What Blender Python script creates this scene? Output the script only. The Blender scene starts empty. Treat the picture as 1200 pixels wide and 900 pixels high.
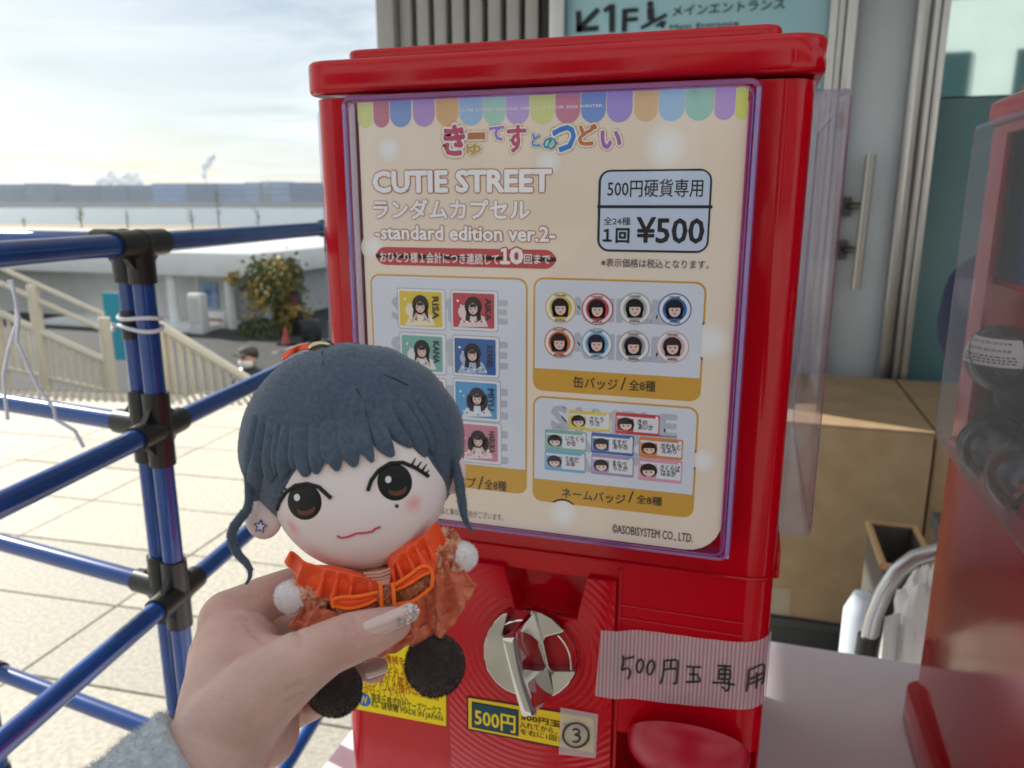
import bpy, bmesh, math, random
from mathutils import Vector, Matrix
from mathutils.noise import noise as pnoise
random.seed(7)
S = bpy.context.scene
COL = S.collection
rad = math.radians
V3 = Vector

# ------------------------------------------------------------------ camera
F, PITCH, YAW, H = 905.0, rad(13.2), rad(17.1), 1.34
CAM = V3((0, 0, H))
FW = V3((-math.sin(YAW)*math.cos(PITCH), math.cos(YAW)*math.cos(PITCH), -math.sin(PITCH)))
RT = V3((math.cos(YAW), math.sin(YAW), 0)); UP = RT.cross(FW)
cd = bpy.data.cameras.new('camera'); cam = bpy.data.objects.new('camera', cd); COL.objects.link(cam)
cd.sensor_width = 36; cd.lens = 36*F/1200; cd.clip_start = .01; cd.clip_end = 6000
cam.location = CAM; cam.rotation_euler = (rad(90)-PITCH, 0, YAW)
cd.dof.use_dof = True; cd.dof.focus_distance = .37; cd.dof.aperture_fstop = cd.lens/1.9
S.camera = cam
# ------------------------------------------------------------------ world, sun, exposure
SUN_AZ, SUN_EL = rad(-70), rad(29)          # measured clockwise from +Y
w = bpy.data.worlds.new('World'); S.world = w; w.use_nodes = True
nt = w.node_tree; N = nt.nodes; L = nt.links; bg = N['Background']
sky = N.new('ShaderNodeTexSky'); sky.sky_type = 'NISHITA'; sky.sun_disc = False
sky.sun_elevation = SUN_EL; sky.sun_rotation = SUN_AZ; sky.dust_density = .8; sky.air_density = 1.0; sky.ozone_density = 1.4
tc = N.new('ShaderNodeTexCoord'); sx = N.new('ShaderNodeSeparateXYZ'); L.new(tc.outputs['Generated'], sx.inputs[0])
zz = N.new('ShaderNodeMath'); zz.operation = 'ADD'; zz.inputs[1].default_value = .12; L.new(sx.outputs['Z'], zz.inputs[0])
mx = N.new('ShaderNodeMath'); mx.operation = 'MAXIMUM'; mx.inputs[1].default_value = .06; L.new(zz.outputs[0], mx.inputs[0])
dx = N.new('ShaderNodeMath'); dx.operation = 'DIVIDE'; L.new(sx.outputs['X'], dx.inputs[0]); L.new(mx.outputs[0], dx.inputs[1])
dy = N.new('ShaderNodeMath'); dy.operation = 'DIVIDE'; L.new(sx.outputs['Y'], dy.inputs[0]); L.new(mx.outputs[0], dy.inputs[1])
cx = N.new('ShaderNodeCombineXYZ'); L.new(dx.outputs[0], cx.inputs[0]); L.new(dy.outputs[0], cx.inputs[1])
cn = N.new('ShaderNodeTexNoise'); cn.inputs['Scale'].default_value = .75; cn.inputs['Detail'].default_value = 7; cn.inputs['Roughness'].default_value = .58; cn.inputs['Distortion'].default_value = .5
L.new(cx.outputs[0], cn.inputs['Vector'])
cr = N.new('ShaderNodeValToRGB'); cr.color_ramp.elements[0].position = .30; cr.color_ramp.elements[1].position = .60
L.new(cn.outputs['Fac'], cr.inputs[0])
cm = N.new('ShaderNodeMath'); cm.operation = 'MULTIPLY'; cm.inputs[1].default_value = .97; L.new(cr.outputs[0], cm.inputs[0])
mixc = N.new('ShaderNodeMix'); mixc.data_type = 'RGBA'; L.new(cm.outputs[0], mixc.inputs[0]); L.new(sky.outputs[0], mixc.inputs[6])
mixc.inputs[7].default_value = (11.3, 12.2, 12.5, 1)
L.new(mixc.outputs[2], bg.inputs['Color']); bg.inputs['Strength'].default_value = .04
sl = bpy.data.lights.new('sun', 'SUN'); so = bpy.data.objects.new('sun', sl); COL.objects.link(so)
sl.energy = 3.3; sl.angle = rad(.53); sl.color = (1, .94, .84)
sd = V3((math.sin(SUN_AZ)*math.cos(SUN_EL), math.cos(SUN_AZ)*math.cos(SUN_EL), math.sin(SUN_EL)))
so.rotation_euler = sd.to_track_quat('Z', 'Y').to_euler(); so.location = (-3, 2, 5)
S.view_settings.view_transform = 'Standard'; S.view_settings.look = 'None'; S.view_settings.gamma = 1
S.view_settings.exposure = 1.12
S.cycles.max_bounces = 10; S.cycles.transparent_max_bounces = 24; S.cycles.caustics_reflective = False
S.cycles.use_denoising = True
S.cycles.sample_clamp_indirect = 6

# ------------------------------------------------------------------ measuring helpers: where a line of sight meets a real plane of the place
def ray(x, y): return RT*((x-600)/F) - UP*((y-450)/F) + FW
def onY(x, y, Y): d = ray(x, y); return CAM + d*(Y/d.y)
def onX(x, y, X): d = ray(x, y); return CAM + d*(X/d.x)
def onZ(x, y, Z): d = ray(x, y); return CAM + d*((Z-H)/d.z)
def far(x, y, d): return CAM + ray(x, y)*d

def lin(c):
    return tuple((v/12.92 if v <= .04045 else ((v+.055)/1.055)**2.4) for v in c)
def hexc(h): return lin(tuple(int(h[i:i+2], 16)/255 for i in (0, 2, 4)))

# ------------------------------------------------------------------ materials
def mat(name, c, rough=.5, metal=0, spec=.5, vary=0, vscale=8, bump=0, bscale=60, sheen=0, coat=0, sss=0, trans=0, c2=None, attr=None, detail=6, emit=None):
    m = bpy.data.materials.new(name); m.use_nodes = True
    t = m.node_tree; p = t.nodes['Principled BSDF']
    p.inputs['Base Color'].default_value = (*c[:3], 1); p.inputs['Roughness'].default_value = rough
    p.inputs['Metallic'].default_value = metal; p.inputs['Specular IOR Level'].default_value = spec
    if coat: p.inputs['Coat Weight'].default_value = coat; p.inputs['Coat Roughness'].default_value = .06
    if sheen: p.inputs['Sheen Weight'].default_value = sheen; p.inputs['Sheen Roughness'].default_value = .5; p.inputs['Sheen Tint'].default_value = (1, 1, 1, 1)
    if sss:
        p.inputs['Subsurface Weight'].default_value = sss; p.inputs['Subsurface Radius'].default_value = (.009, .004, .002); p.inputs['Subsurface Scale'].default_value = .35
    if trans: p.inputs['Transmission Weight'].default_value = trans
    co = t.nodes.new('ShaderNodeTexCoord')
    if attr:
        a = t.nodes.new('ShaderNodeAttribute'); a.attribute_name = attr
        t.links.new(a.outputs['Color'], p.inputs['Base Color'])
    elif vary or c2:
        n = t.nodes.new('ShaderNodeTexNoise'); n.inputs['Scale'].default_value = vscale; n.inputs['Detail'].default_value = detail
        t.links.new(co.outputs['Object'], n.inputs['Vector'])
        r = t.nodes.new('ShaderNodeValToRGB'); r.color_ramp.elements[0].position = .35; r.color_ramp.elements[1].position = .68
        a = c; b = c2 or tuple(min(1, v*(1+vary)) for v in c)
        if not c2: a = tuple(v*(1-vary) for v in c)
        r.color_ramp.elements[0].color = (*a[:3], 1); r.color_ramp.elements[1].color = (*b[:3], 1)
        t.links.new(n.outputs['Fac'], r.inputs[0]); t.links.new(r.outputs[0], p.inputs['Base Color'])
    if bump:
        n2 = t.nodes.new('ShaderNodeTexNoise'); n2.inputs['Scale'].default_value = bscale; n2.inputs['Detail'].default_value = 4
        t.links.new(co.outputs['Object'], n2.inputs['Vector'])
        b = t.nodes.new('ShaderNodeBump'); b.inputs['Strength'].default_value = bump; b.inputs['Distance'].default_value = .3/bscale
        t.links.new(n2.outputs['Fac'], b.inputs['Height']); t.links.new(b.outputs[0], p.inputs['Normal'])
    if emit: p.inputs['Emission Color'].default_value = (*emit, 1); p.inputs['Emission Strength'].default_value = 1
    return m
def clearmat(name, tint, edge, refl=1.0, rough=.03, k=.5, milky=0, mc_=(.4, .3, .85)):
    """thin clear plastic: what passes straight through is tinted more at a slant, the rest mirrors by Fresnel"""
    m = bpy.data.materials.new(name); m.use_nodes = True; t = m.node_tree; t.nodes.clear()
    o = t.nodes.new('ShaderNodeOutputMaterial'); lw = t.nodes.new('ShaderNodeLayerWeight'); lw.inputs[0].default_value = k
    mc = t.nodes.new('ShaderNodeMix'); mc.data_type = 'RGBA'; mc.inputs[6].default_value = (*tint, 1); mc.inputs[7].default_value = (*edge, 1)
    t.links.new(lw.outputs['Facing'], mc.inputs[0])
    tr = t.nodes.new('ShaderNodeBsdfTransparent'); t.links.new(mc.outputs[2], tr.inputs[0])
    gl = t.nodes.new('ShaderNodeBsdfGlossy'); gl.inputs['Roughness'].default_value = rough; gl.inputs['Color'].default_value = (refl, refl, refl, 1)
    fr = t.nodes.new('ShaderNodeFresnel'); fr.inputs[0].default_value = 1.42
    geo = t.nodes.new('ShaderNodeNewGeometry')
    ior = t.nodes.new('ShaderNodeMath'); ior.operation = 'MULTIPLY_ADD'      # keep the same Fresnel seen from behind
    ior.inputs[1].default_value = 1/1.42-1.42; ior.inputs[2].default_value = 1.42
    ms = t.nodes.new('ShaderNodeMixShader'); t.links.new(fr.outputs[0], ms.inputs[0]); t.links.new(tr.outputs[0], ms.inputs[1]); t.links.new(gl.outputs[0], ms.inputs[2])
    t.links.new(geo.outputs['Backfacing'], ior.inputs[0]); t.links.new(ior.outputs[0], fr.inputs[0])
    if milky:
        df = t.nodes.new('ShaderNodeBsdfDiffuse'); df.inputs[0].default_value = (*mc_, 1); m2_ = t.nodes.new('ShaderNodeMixShader'); m2_.inputs[0].default_value = milky
        t.links.new(tr.outputs[0], m2_.inputs[1]); t.links.new(df.outputs[0], m2_.inputs[2]); t.links.new(m2_.outputs[0], ms.inputs[1])
    t.links.new(ms.outputs[0], o.inputs[0]); return m
def alphamat(name, c, a, rough=.5):
    m = mat(name, c, rough); m.node_tree.nodes['Principled BSDF'].inputs['Alpha'].default_value = a; return m

_flat = {}
def ink(h):
    if h not in _flat: _flat[h] = mat('print_'+h, hexc(h), .45, spec=.3)
    return _flat[h]

M = {}
M['red'] = mat('red_plastic', (.50, .0012, .010), .2, spec=.38, vary=.05, vscale=5, bump=.015, bscale=350, coat=0)
t_ = M['red'].node_tree; n_ = t_.nodes.new('ShaderNodeTexNoise'); n_.inputs['Scale'].default_value = 45; n_.inputs['Detail'].default_value = 8; c_ = t_.nodes.new('ShaderNodeTexCoord'); t_.links.new(c_.outputs['Object'], n_.inputs['Vector'])
mr_ = t_.nodes.new('ShaderNodeMapRange'); mr_.inputs['From Min'].default_value = .35; mr_.inputs['From Max'].default_value = .7; mr_.inputs['To Min'].default_value = .08; mr_.inputs['To Max'].default_value = .15; t_.links.new(n_.outputs['Fac'], mr_.inputs[0]); t_.links.new(mr_.outputs[0], t_.nodes['Principled BSDF'].inputs['Roughness'])
M['red2'] = mat('red_plastic_flap', (.40, .002, .022), .3)
M['dark'] = mat('dark_interior', (.035, .006, .008), .5)
M['cover'] = clearmat('clear_cover', (.985, .978, .99), (.94, .91, .975), refl=.7, k=.3)
M['coverwall'] = clearmat('clear_cover_wall', (.84, .78, .95), (.55, .42, .88), k=.5, milky=.22)
M['coverwall2'] = clearmat('clear_cover_side_wall', (.94, .92, .98), (.83, .78, .95), k=.4, milky=.06, mc_=(.7, .66, .85))
M['chrome'] = mat('chrome', (.62, .62, .63), .06, metal=1)
M['clear'] = clearmat('clear_plastic', (.93, .95, .96), (.5, .52, .58))
M['tape'] = None
M['pipe'] = mat('blue_pipe', (.004, .052, .25), .22, vary=.12, vscale=20, coat=.3)
M['joint'] = mat('black_joint', (.012, .012, .013), .35, bump=.05, bscale=200)
M['cord'] = mat('white_cord', (.62, .64, .72), .8, bump=.5, bscale=900)
M['cloth'] = mat('white_tablecloth', (.82, .78, .87), .42, vary=.03, vscale=6, bump=.05, bscale=40, sheen=.2)
M['tile'] = mat('paving_stone', (.42, .395, .335), .75, c2=(.60, .57, .49), vscale=55, bump=.25, bscale=240, detail=12)
M['tile2'] = mat('paving_stone_grey', (.37, .35, .305), .75, c2=(.53, .505, .44), vscale=70, bump=.25, bscale=240, detail=12)
M['joints'] = mat('mortar', (.23, .21, .17), .9, vary=.2)
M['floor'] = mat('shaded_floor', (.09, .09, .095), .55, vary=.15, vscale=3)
M['beige'] = mat('beige_paint', (.60, .56, .47), .5, vary=.05, vscale=3)
M['white'] = mat('white_paint', (.82, .82, .81), .45, vary=.04, vscale=2)
M['greyw'] = mat('grey_wall', (.66, .65, .61), .6, vary=.06, vscale=2)
M['asphalt'] = mat('asphalt', (.035, .037, .04), .85, vary=.2, vscale=1.5)
M['metalp'] = mat('silver_panel', (.54, .60, .68), .40, metal=.2, vary=.05, vscale=3)
M['alu'] = mat('aluminium', (.62, .63, .64), .3, metal=.85, vary=.04, vscale=10)
M['rib'] = mat('ribbed_cladding', (.38, .39, .41), .5, metal=.2, vary=.05, vscale=3)
M['steel'] = mat('steel_tube', (.55, .56, .58), .28, metal=.9)
M['card'] = mat('cardboard', (.38, .26, .15), .8, c2=(.45, .32, .19), vscale=12, bump=.1, bscale=120)
M['black'] = mat('black_plastic', (.012, .012, .014), .4)
M['skin'] = None
M['hair'] = mat('blue_fleece', (.052, .080, .125), .95, c2=(.076, .112, .165), vscale=520, bump=.55, bscale=800, sheen=.35)
M['felt'] = mat('black_thread', (.008, .008, .01), .7, bump=.6, bscale=1500)
M['brownpad'] = mat('brown_fleece', (.030, .016, .018), .95, c2=(.055, .032, .034), vscale=300, bump=.9, bscale=900, sheen=.25)
M['pom'] = mat('white_fleece', (.86, .80, .82), .95, bump=.8, bscale=900, sheen=.3)
M['orange'] = mat('orange_ribbon', (1, .095, .012), .38, vary=.08, vscale=90, bump=.25, bscale=700, sheen=.2)
M['piping'] = mat('orange_piping', (1, .17, .01), .6, bump=.6, bscale=900)
M['lace'] = mat('brown_lace', (.10, .022, .012), .5, c2=(.55, .16, .05), vscale=800, bump=1, bscale=1200)
M['rust'] = mat('rust_satin', (.62, .13, .06), .30, c2=(.80, .22, .11), vscale=50, bump=.35, bscale=160, sheen=.3)
M['rust2'] = mat('rust_satin_patterned', (.50, .12, .06), .34, c2=(.85, .55, .36), vscale=190, bump=.5, bscale=320, detail=2)
M['peach'] = mat('peach_satin', (.80, .50, .38), .35, bump=.3, bscale=200)
M['gold'] = mat('gold_metal', (.60, .55, .35), .22, metal=1)

# ------------------------------------------------------------------ mesh helpers
class MB:
    def __init__(s): s.v = []; s.f = []
    def add(s, vs, fs):
        b = len(s.v); s.v += [V3(v) for v in vs]; s.f += [tuple(i+b for i in f) for f in fs]; return s
    def box(s, x0, x1, y0, y1, z0, z1):
        vs = [(x, y, z) for z in (z0, z1) for y in (y0, y1) for x in (x0, x1)]
        return s.add(vs, [(0, 2, 3, 1), (4, 5, 7, 6), (0, 1, 5, 4), (1, 3, 7, 5), (3, 2, 6, 7), (2, 0, 4, 6)])
    def prism(s, bot, top):
        n = len(bot)
        return s.add(list(bot)+list(top), [tuple(range(n-1, -1, -1)), tuple(range(n, 2*n))] + [(i, (i+1) % n, n+(i+1) % n, n+i) for i in range(n)])
    def tube(s, pts, r, n=10, caps=True, flat=None):
        """r: number or list; flat=(normal fn, ratio) squashes the section along the normal"""
        pts = [V3(p) for p in pts]; k = len(pts); rr = r if isinstance(r, (list, tuple)) else [r]*k
        t0 = (pts[1]-pts[0]).normalized(); a = t0.orthogonal().normalized(); rings = []; vs = []
        for i, p in enumerate(pts):
            t = (pts[min(i+1, k-1)]-pts[max(i-1, 0)]).normalized()
            if flat: nn = V3(flat[0](p)); nn = (nn-t*nn.dot(t)).normalized(); b = t.cross(nn).normalized(); a = b; c = nn*flat[1]
            else: a = (a-t*a.dot(t)).normalized(); c = t.cross(a)
            for j in range(n):
                th = 2*math.pi*j/n; vs.append(p+(a*math.cos(th)+c*math.sin(th))*rr[i])
        fs = [(i*n+j, i*n+(j+1) % n, (i+1)*n+(j+1) % n, (i+1)*n+j) for i in range(k-1) for j in range(n)]
        if caps: fs += [tuple(range(n-1, -1, -1)), tuple((k-1)*n+j for j in range(n))]
        return s.add(vs, fs)
    def ball(s, c, r, nu=24, nv=14, ax=None, disp=None, e=1.0):
        """ellipsoid; r=(a,b,c) along axes ax"""
        c = V3(c); ax = ax or (V3((1, 0, 0)), V3((0, 1, 0)), V3((0, 0, 1)))
        r = r if isinstance(r, (tuple, list)) else (r, r, r); vs = []
        for i in range(nv+1):
            ph = math.pi*i/nv
            for j in range(nu):
                th = 2*math.pi*j/nu; d = (math.sin(ph)*math.cos(th), math.sin(ph)*math.sin(th), math.cos(ph))
                d = tuple(math.copysign(abs(q)**e, q) for q in d) if e != 1 else d
                q = disp(d) if disp else 1
                vs.append(c+ax[0]*(d[0]*r[0]*q)+ax[1]*(d[1]*r[1]*q)+ax[2]*(d[2]*r[2]*q))
        fs = [(i*nu+j, (i+1)*nu+j, (i+1)*nu+(j+1) % nu, i*nu+(j+1) % nu) for i in range(nv) for j in range(nu)]
        return s.add(vs, fs)
    def grid(s, fn, nu, nv, wrap=False):
        vs = [fn(i/nu, j/nv) for j in range(nv+1) for i in range(nu+1)]
        return s.add(vs, [(j*(nu+1)+i, j*(nu+1)+i+1, (j+1)*(nu+1)+i+1, (j+1)*(nu+1)+i) for j in range(nv) for i in range(nu)])
def rrect(x0, x1, y0, y1, r, n=6):
    rs = r if isinstance(r, (tuple, list)) else (r,)*4
    out = []
    for (cx_, cy_, a0), q in zip(((x1, y1, 0), (x0, y1, 90), (x0, y0, 180), (x1, y0, 270)), rs):
        ox = cx_-q if cx_ == x1 else cx_+q; oy = cy_-q if cy_ == y1 else cy_+q
        for i in range(n+1):
            a = rad(a0+90*i/n); out.append((ox+q*math.cos(a), oy+q*math.sin(a)))
    return out

def finish(me, merge=1e-6, bevel=0, seg=2, smooth=True, ang=35):
    bm = bmesh.new(); bm.from_mesh(me)
    bmesh.ops.remove_doubles(bm, verts=bm.verts, dist=merge)
    bmesh.ops.recalc_face_normals(bm, faces=bm.faces)
    if bevel:
        es = [e for e in bm.edges if len(e.link_faces) == 2 and e.calc_face_angle(0) > rad(32)]
        bmesh.ops.bevel(bm, geom=es, offset=bevel, segments=seg, profile=.5, affect='EDGES', clamp_overlap=True)
    bm.to_mesh(me); bm.free()
    if smooth:
        me.polygons.foreach_set('use_smooth', [True]*len(me.polygons)); me.set_sharp_from_angle(angle=rad(ang))
def wloc(o):
    p = V3((0, 0, 0))
    while o: p = p+o.location; o = o.parent
    return p
def obj(name, mb, m, parent=None, loc=None, merge=1e-6, recalc=True, **k):
    """one mesh object; vertices are given in place coordinates"""
    me = bpy.data.meshes.new(name); o = bpy.data.objects.new(name, me); COL.objects.link(o)
    base = wloc(parent) if parent else V3(loc) if loc else V3((0, 0, 0))
    if loc and not parent: o.location = loc
    if parent: o.parent = parent
    vs = [v-base for v in mb.v]
    me.from_pydata(vs, [], mb.f); me.validate()
    if recalc: finish(me, merge, **k)
    me.materials.append(m); return o
def tag(o, label=None, cat=None, group=None, kind=None):
    for k, v in (('label', label), ('category', cat), ('group', group), ('kind', kind)):
        if v: o[k] = v
    return o
def thing(name, label, cat, loc=(0, 0, 0), group=None):
    o = bpy.data.objects.new(name, None); COL.objects.link(o); o.location = loc; o.empty_display_size = .05
    return tag(o, label, cat, group)
def copy_tree(o, parent=None):
    c = o.copy(); COL.objects.link(c); c.parent = parent
    for ch in list(o.children): copy_tree(ch, c)
    return c
def boolcut(o, cutters):
    for mb in cutters:
        c = obj('cutter', mb, M['dark']); c.location = -wloc(o)+wloc(c) if False else c.location
        md = o.modifiers.new('b', 'BOOLEAN'); md.operation = 'DIFFERENCE'; md.object = c; md.solver = 'EXACT'
        bpy.context.view_layer.update()
        me = bpy.data.meshes.new_from_object(o.evaluated_get(bpy.context.evaluated_depsgraph_get()))
        o.modifiers.clear(); o.data = me; bpy.data.objects.remove(c, do_unlink=True)
    me.polygons.foreach_set('use_smooth', [True]*len(me.polygons)); me.set_sharp_from_angle(angle=rad(35))

# ------------------------------------------------------------------ lettering (font outlines turned into flat print)
_fc = {}
def glyphs(s, res=2):
    if s not in _fc:
        c = bpy.data.curves.new('t', 'FONT'); c.body = s; c.size = 1; c.resolution_u = res
        o = bpy.data.objects.new('t', c); COL.objects.link(o); bpy.context.view_layer.update()
        me = bpy.data.meshes.new_from_object(o.evaluated_get(bpy.context.evaluated_depsgraph_get()))
        vs = [v.co.copy() for v in me.vertices]; fs = [tuple(p.vertices) for p in me.polygons]
        cnt = {}
        for f in fs:
            for i in range(len(f)): k = tuple(sorted((f[i], f[(i+1) % len(f)]))); cnt[k] = cnt.get(k, 0)+1
        bpy.data.objects.remove(o, do_unlink=True); bpy.data.meshes.remove(me)
        _fc[s] = (vs, fs, [k for k, n in cnt.items() if n == 1])
    return _fc[s]
def text_mb(s, x0, z0, x1, z1, put, bold=0, ref=None, rot=0):
    """fit the outline of s into the rectangle; bold adds a stroke of that share of the em all round"""
    vs, fs, bd = glyphs(s)
    if rot: vs = [V3((v.y, -v.x, 0)) for v in vs]
    a0 = min(v.x for v in vs); a1 = max(v.x for v in vs); b0 = min(v.y for v in vs); b1 = max(v.y for v in vs)
    sx_ = (x1-x0)/(a1-a0); sz = (z1-z0)/(b1-b0) if b1 > b0 else 1
    q = [(x0+(v.x-a0)*sx_, z0+(v.y-b0)*sz) for v in vs]; mb = MB().add([put(*p) for p in q], fs)
    if bold:
        w_ = bold*min(sx_, sz)
        for k, (i, j) in enumerate(bd):
            A = V3((*q[i], 0)); B = V3((*q[j], 0)); d = B-A
            if d.length < 1e-7: continue
            d.normalize(); n = V3((-d.y, d.x, 0))*w_; e = d*w_*.6; back = V3((0, 8e-6*(1+k % 9), 0))
            pts = [A-e-n*.7, A-n, B-n, B+e-n*.7, B+e+n*.7, B+n, A+n, A-e+n*.7]
            mb.add([put(p.x, p.y)+back for p in pts], [tuple(range(8))])
    return mb
class Sheet:
    """a flat printed surface in a plane Y = const of the place; layers stack toward -Y"""
    def __init__(s, Y, parent, step=.00012): s.Y = Y; s.parent = parent; s.k = 0; s.step = step
    def y(s, lay): return s.Y-lay*s.step
    def P(s, px, py): p = onY(px, py, s.Y); return p.x, p.z
    def text(s, st, lb, rt, col, lay=6, bold=.0, ref=None, name='lettering', rot=0, parent=None):
        x0, z0 = s.P(*lb); x1, z1 = s.P(*rt); Y = s.y(lay)
        mb = text_mb(st, x0, z0, x1, z1, lambda a, b: V3((a, Y, b)), bold, ref, rot)
        return obj(name, mb, ink(col) if isinstance(col, str) else col, parent or s.parent, recalc=False)
    def shape(s, pts, col, lay=1, name='print', parent=None, raw=False):
        Y = s.y(lay); q = pts if raw else [s.P(*p) for p in pts]
        return obj(name, MB().add([V3((a, Y, b)) for a, b in q], [tuple(range(len(q)))]), ink(col) if isinstance(col, str) else col, parent or s.parent, recalc=False)
    def rr(s, lb, rt, r, col, lay=1, name='print', parent=None):
        x0, z0 = s.P(*lb); x1, z1 = s.P(*rt)
        if isinstance(r, tuple): r = tuple(q*.00052 for q in r)
        else: r *= .00052
        return s.shape(rrect(x0, x1, z0, z1, r), col, lay, name, parent, raw=True)
    def disc(s, c, r, col, lay=1, name='print', parent=None, n=28, sx_=1, sz=1):
        x, z = s.P(*c); r *= .00055
        return s.shape([(x+r*sx_*math.cos(2*math.pi*i/n), z+r*sz*math.sin(2*math.pi*i/n)) for i in range(n)], col, lay, name, parent, raw=True)
    def line(s, pts, r, col, lay=6, name='stroke', parent=None):
        Y = s.y(lay); mb = MB()
        for st in pts:
            q = [s.P(*p) for p in st]; mb.tube([V3((a, Y, b)) for a, b in q], r, 6, flat=(lambda p: V3((0, 1, 0)), .15))
        return obj(name, mb, ink(col) if isinstance(col, str) else col, parent or s.parent, recalc=False)

# ================================================================== THE SETTING
TZ = .75                                  # table top
# terrace floor
e0, e1 = V3((-9, 3.45, 0)), V3((-1.6, 4.93, 0))   # the terrace edge at the stair
g = MB().add([(-9, -14, -.012), (12, -14, -.012), (12, 4.95, -.012), (-1.6, 4.93, -.012), (-9, 3.45, -.012)], [(0, 1, 2, 3, 4)])
g.add([(-9, 3.45, -.012), (-1.6, 4.93, -.012), (-1.6, 4.93, -2.0), (-9, 3.45, -2.0)], [(0, 3, 2, 1)])
terr = obj('terrace', g, M['joints'], recalc=False); tag(terr, kind='structure')
ta = rad(-3.7); ux = V3((math.cos(ta), -math.sin(ta), 0)); uy = V3((math.sin(ta), math.cos(ta), 0)); O = V3((-.93, .8, 0))
# O on a joint crossing: (137,710) in the photograph
O = onZ(137, 710, 0)
slabs = []
for i in range(-9, 6):
    for j in range(-7, 12):
        c = O+ux*(.8*(i+.5))+uy*(.4*(j+.5))
        if c.x > .9 or c.x < -7.6 or c.y < -1.6 or c.y > 4.62+.2*(c.x+3.3)-.12: continue
        slabs.append(c)
def slab_mesh(seed):
    random.seed(seed); mb = MB(); a, b = .4-.004, .2-.004
    mb.prism([(-a, -b, -.03), (a, -b, -.03), (a, b, -.03), (-a, b, -.03)], [(-a, -b, 0), (a, -b, 0), (a, b, 0), (-a, b, 0)])
    return mb
protos = [obj('paving_slab', slab_mesh(k), M['tile' if k < 2 else 'tile2'], bevel=.002, seg=1) for k in range(3)]
for k, c in enumerate(slabs):
    pr_ = protos[random.choice((0, 1, 2))]
    o = bpy.data.objects.new('paving_slab', pr_.data); COL.objects.link(o); o.parent = terr
    o.location = c+V3((0, 0, random.uniform(-.001, .001))); o.rotation_euler = (0, 0, -ta + random.choice((0, math.pi)))
for p_ in protos: bpy.data.objects.remove(p_, do_unlink=True)
tag(obj('rear_paving', MB().add([(-9, -14, -.004), (12, -14, -.004), (12, -1.75, -.004), (-9, -1.75, -.004)], [(0, 1, 2, 3)]), M['tile'], recalc=False), kind='structure')
# tactile dots in a strip by the stair
mb = MB()
for a in range(58):
    for b in range(5):
        t = V3((-5.55+a*.06, 0, 0)); p = V3((t.x, 3.92+.2*(t.x+5.3)+b*.07, .002))
        mb.tube([p, p+V3((0, 0, .008))], .014, 6)
tag(obj('tactile_dots', mb, M['joints'], terr), kind='stuff')
# shaded service floor beside the facade
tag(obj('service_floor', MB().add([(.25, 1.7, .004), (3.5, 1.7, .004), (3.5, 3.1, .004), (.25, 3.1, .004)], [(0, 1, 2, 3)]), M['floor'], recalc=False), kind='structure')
# lower street, shore, sea
SZ = -2.0
tag(obj('street', MB().add([(-60, 3.4, SZ), (60, 3.4, SZ), (60, 46, SZ), (-60, 46, SZ)], [(0, 1, 2, 3)]), M['asphalt'], recalc=False), kind='structure')
sand = mat('sand', (.30, .21, .11), .9, c2=(.40, .31, .2), vscale=.4)
pale = mat('pale_quay', (.42, .42, .40), .7, vary=.05, vscale=.3)
tag(obj('quay', MB().box(-260, 120, 46, 92, -2.7, -2.25), pale), kind='structure')
tag(obj('beach', MB().box(-400, 160, 92, 120, -3.6, -2.72), sand), kind='structure')
sea_m = mat('sea_water', (.08, .12, .14), .22, bump=.45, bscale=1.1)
tag(obj('sea', MB().add([(-3000, 110, -3.5), (2000, 110, -3.5), (2000, 4500, -3.5), (-3000, 4500, -3.5)], [(0, 1, 2, 3)]), sea_m, recalc=False), kind='structure')
tag(obj('ground', MB().add([(-3000, -3000, -4.5), (3000, -3000, -4.5), (3000, 120, -4.5), (-3000, 120, -4.5)], [(0, 1, 2, 3)]), pale, recalc=False), kind='structure')
shore = mat('breakwater', (.30, .27, .24), .9)
a_, b_ = far(-80, 240, 940), far(480, 238, 940)
tag(obj('far_shore', MB().prism([(a_.x, a_.y, -3.5), (b_.x, b_.y, -3.5), (b_.x-20, b_.y+60, -3.5), (a_.x-20, a_.y+60, -3.5)], [(a_.x, a_.y, 2.5), (b_.x, b_.y, 2.5), (b_.x-20, b_.y+60, 2.5), (a_.x-20, a_.y+60, 2.5)]), shore), kind='structure')
tag(obj('sea_beyond', MB().add([(-6000, 4400, -3.6), (4000, 4400, -3.6), (4000, 5800, -3.6), (-6000, 5800, -3.6)], [(0, 1, 2, 3)]), sea_m, recalc=False), kind='structure') if False else None
# far warehouses
fw = [(-40, 30, 216, '5d7186', 'grey-blue far warehouse at the left end of the shore'), (31, 65, 215, '66798c', 'far warehouse with a stepped roof left of the gap'),
      (71, 118, 217, '50667d', 'long ribbed slate-blue far warehouse after the gap'), (119, 150, 217, '5a7087', 'ribbed slate far warehouse in the middle of the row'),
      (151, 179, 217, '61768b', 'low grey far warehouse left of the light-blue one'), (180, 219, 215, '7d9cbc', 'light-blue far warehouse, brightest blue of the row'),
      (220, 253, 215, '5c7289', 'dark slate far warehouse right of the light-blue one'), (254, 287, 215, '8099b5', 'pale-blue far warehouse with a flat roof'),
      (288, 305, 214, '8fa2b3', 'narrow pale far warehouse beside the cream tower'), (306, 316, 213, 'b9bcae', 'narrow cream far block'),
      (317, 341, 213, '8ea4bc', 'pale far block right of the cream one'), (342, 400, 214, '556f8f', 'deep-blue far warehouse nearest the machine')]
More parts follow.
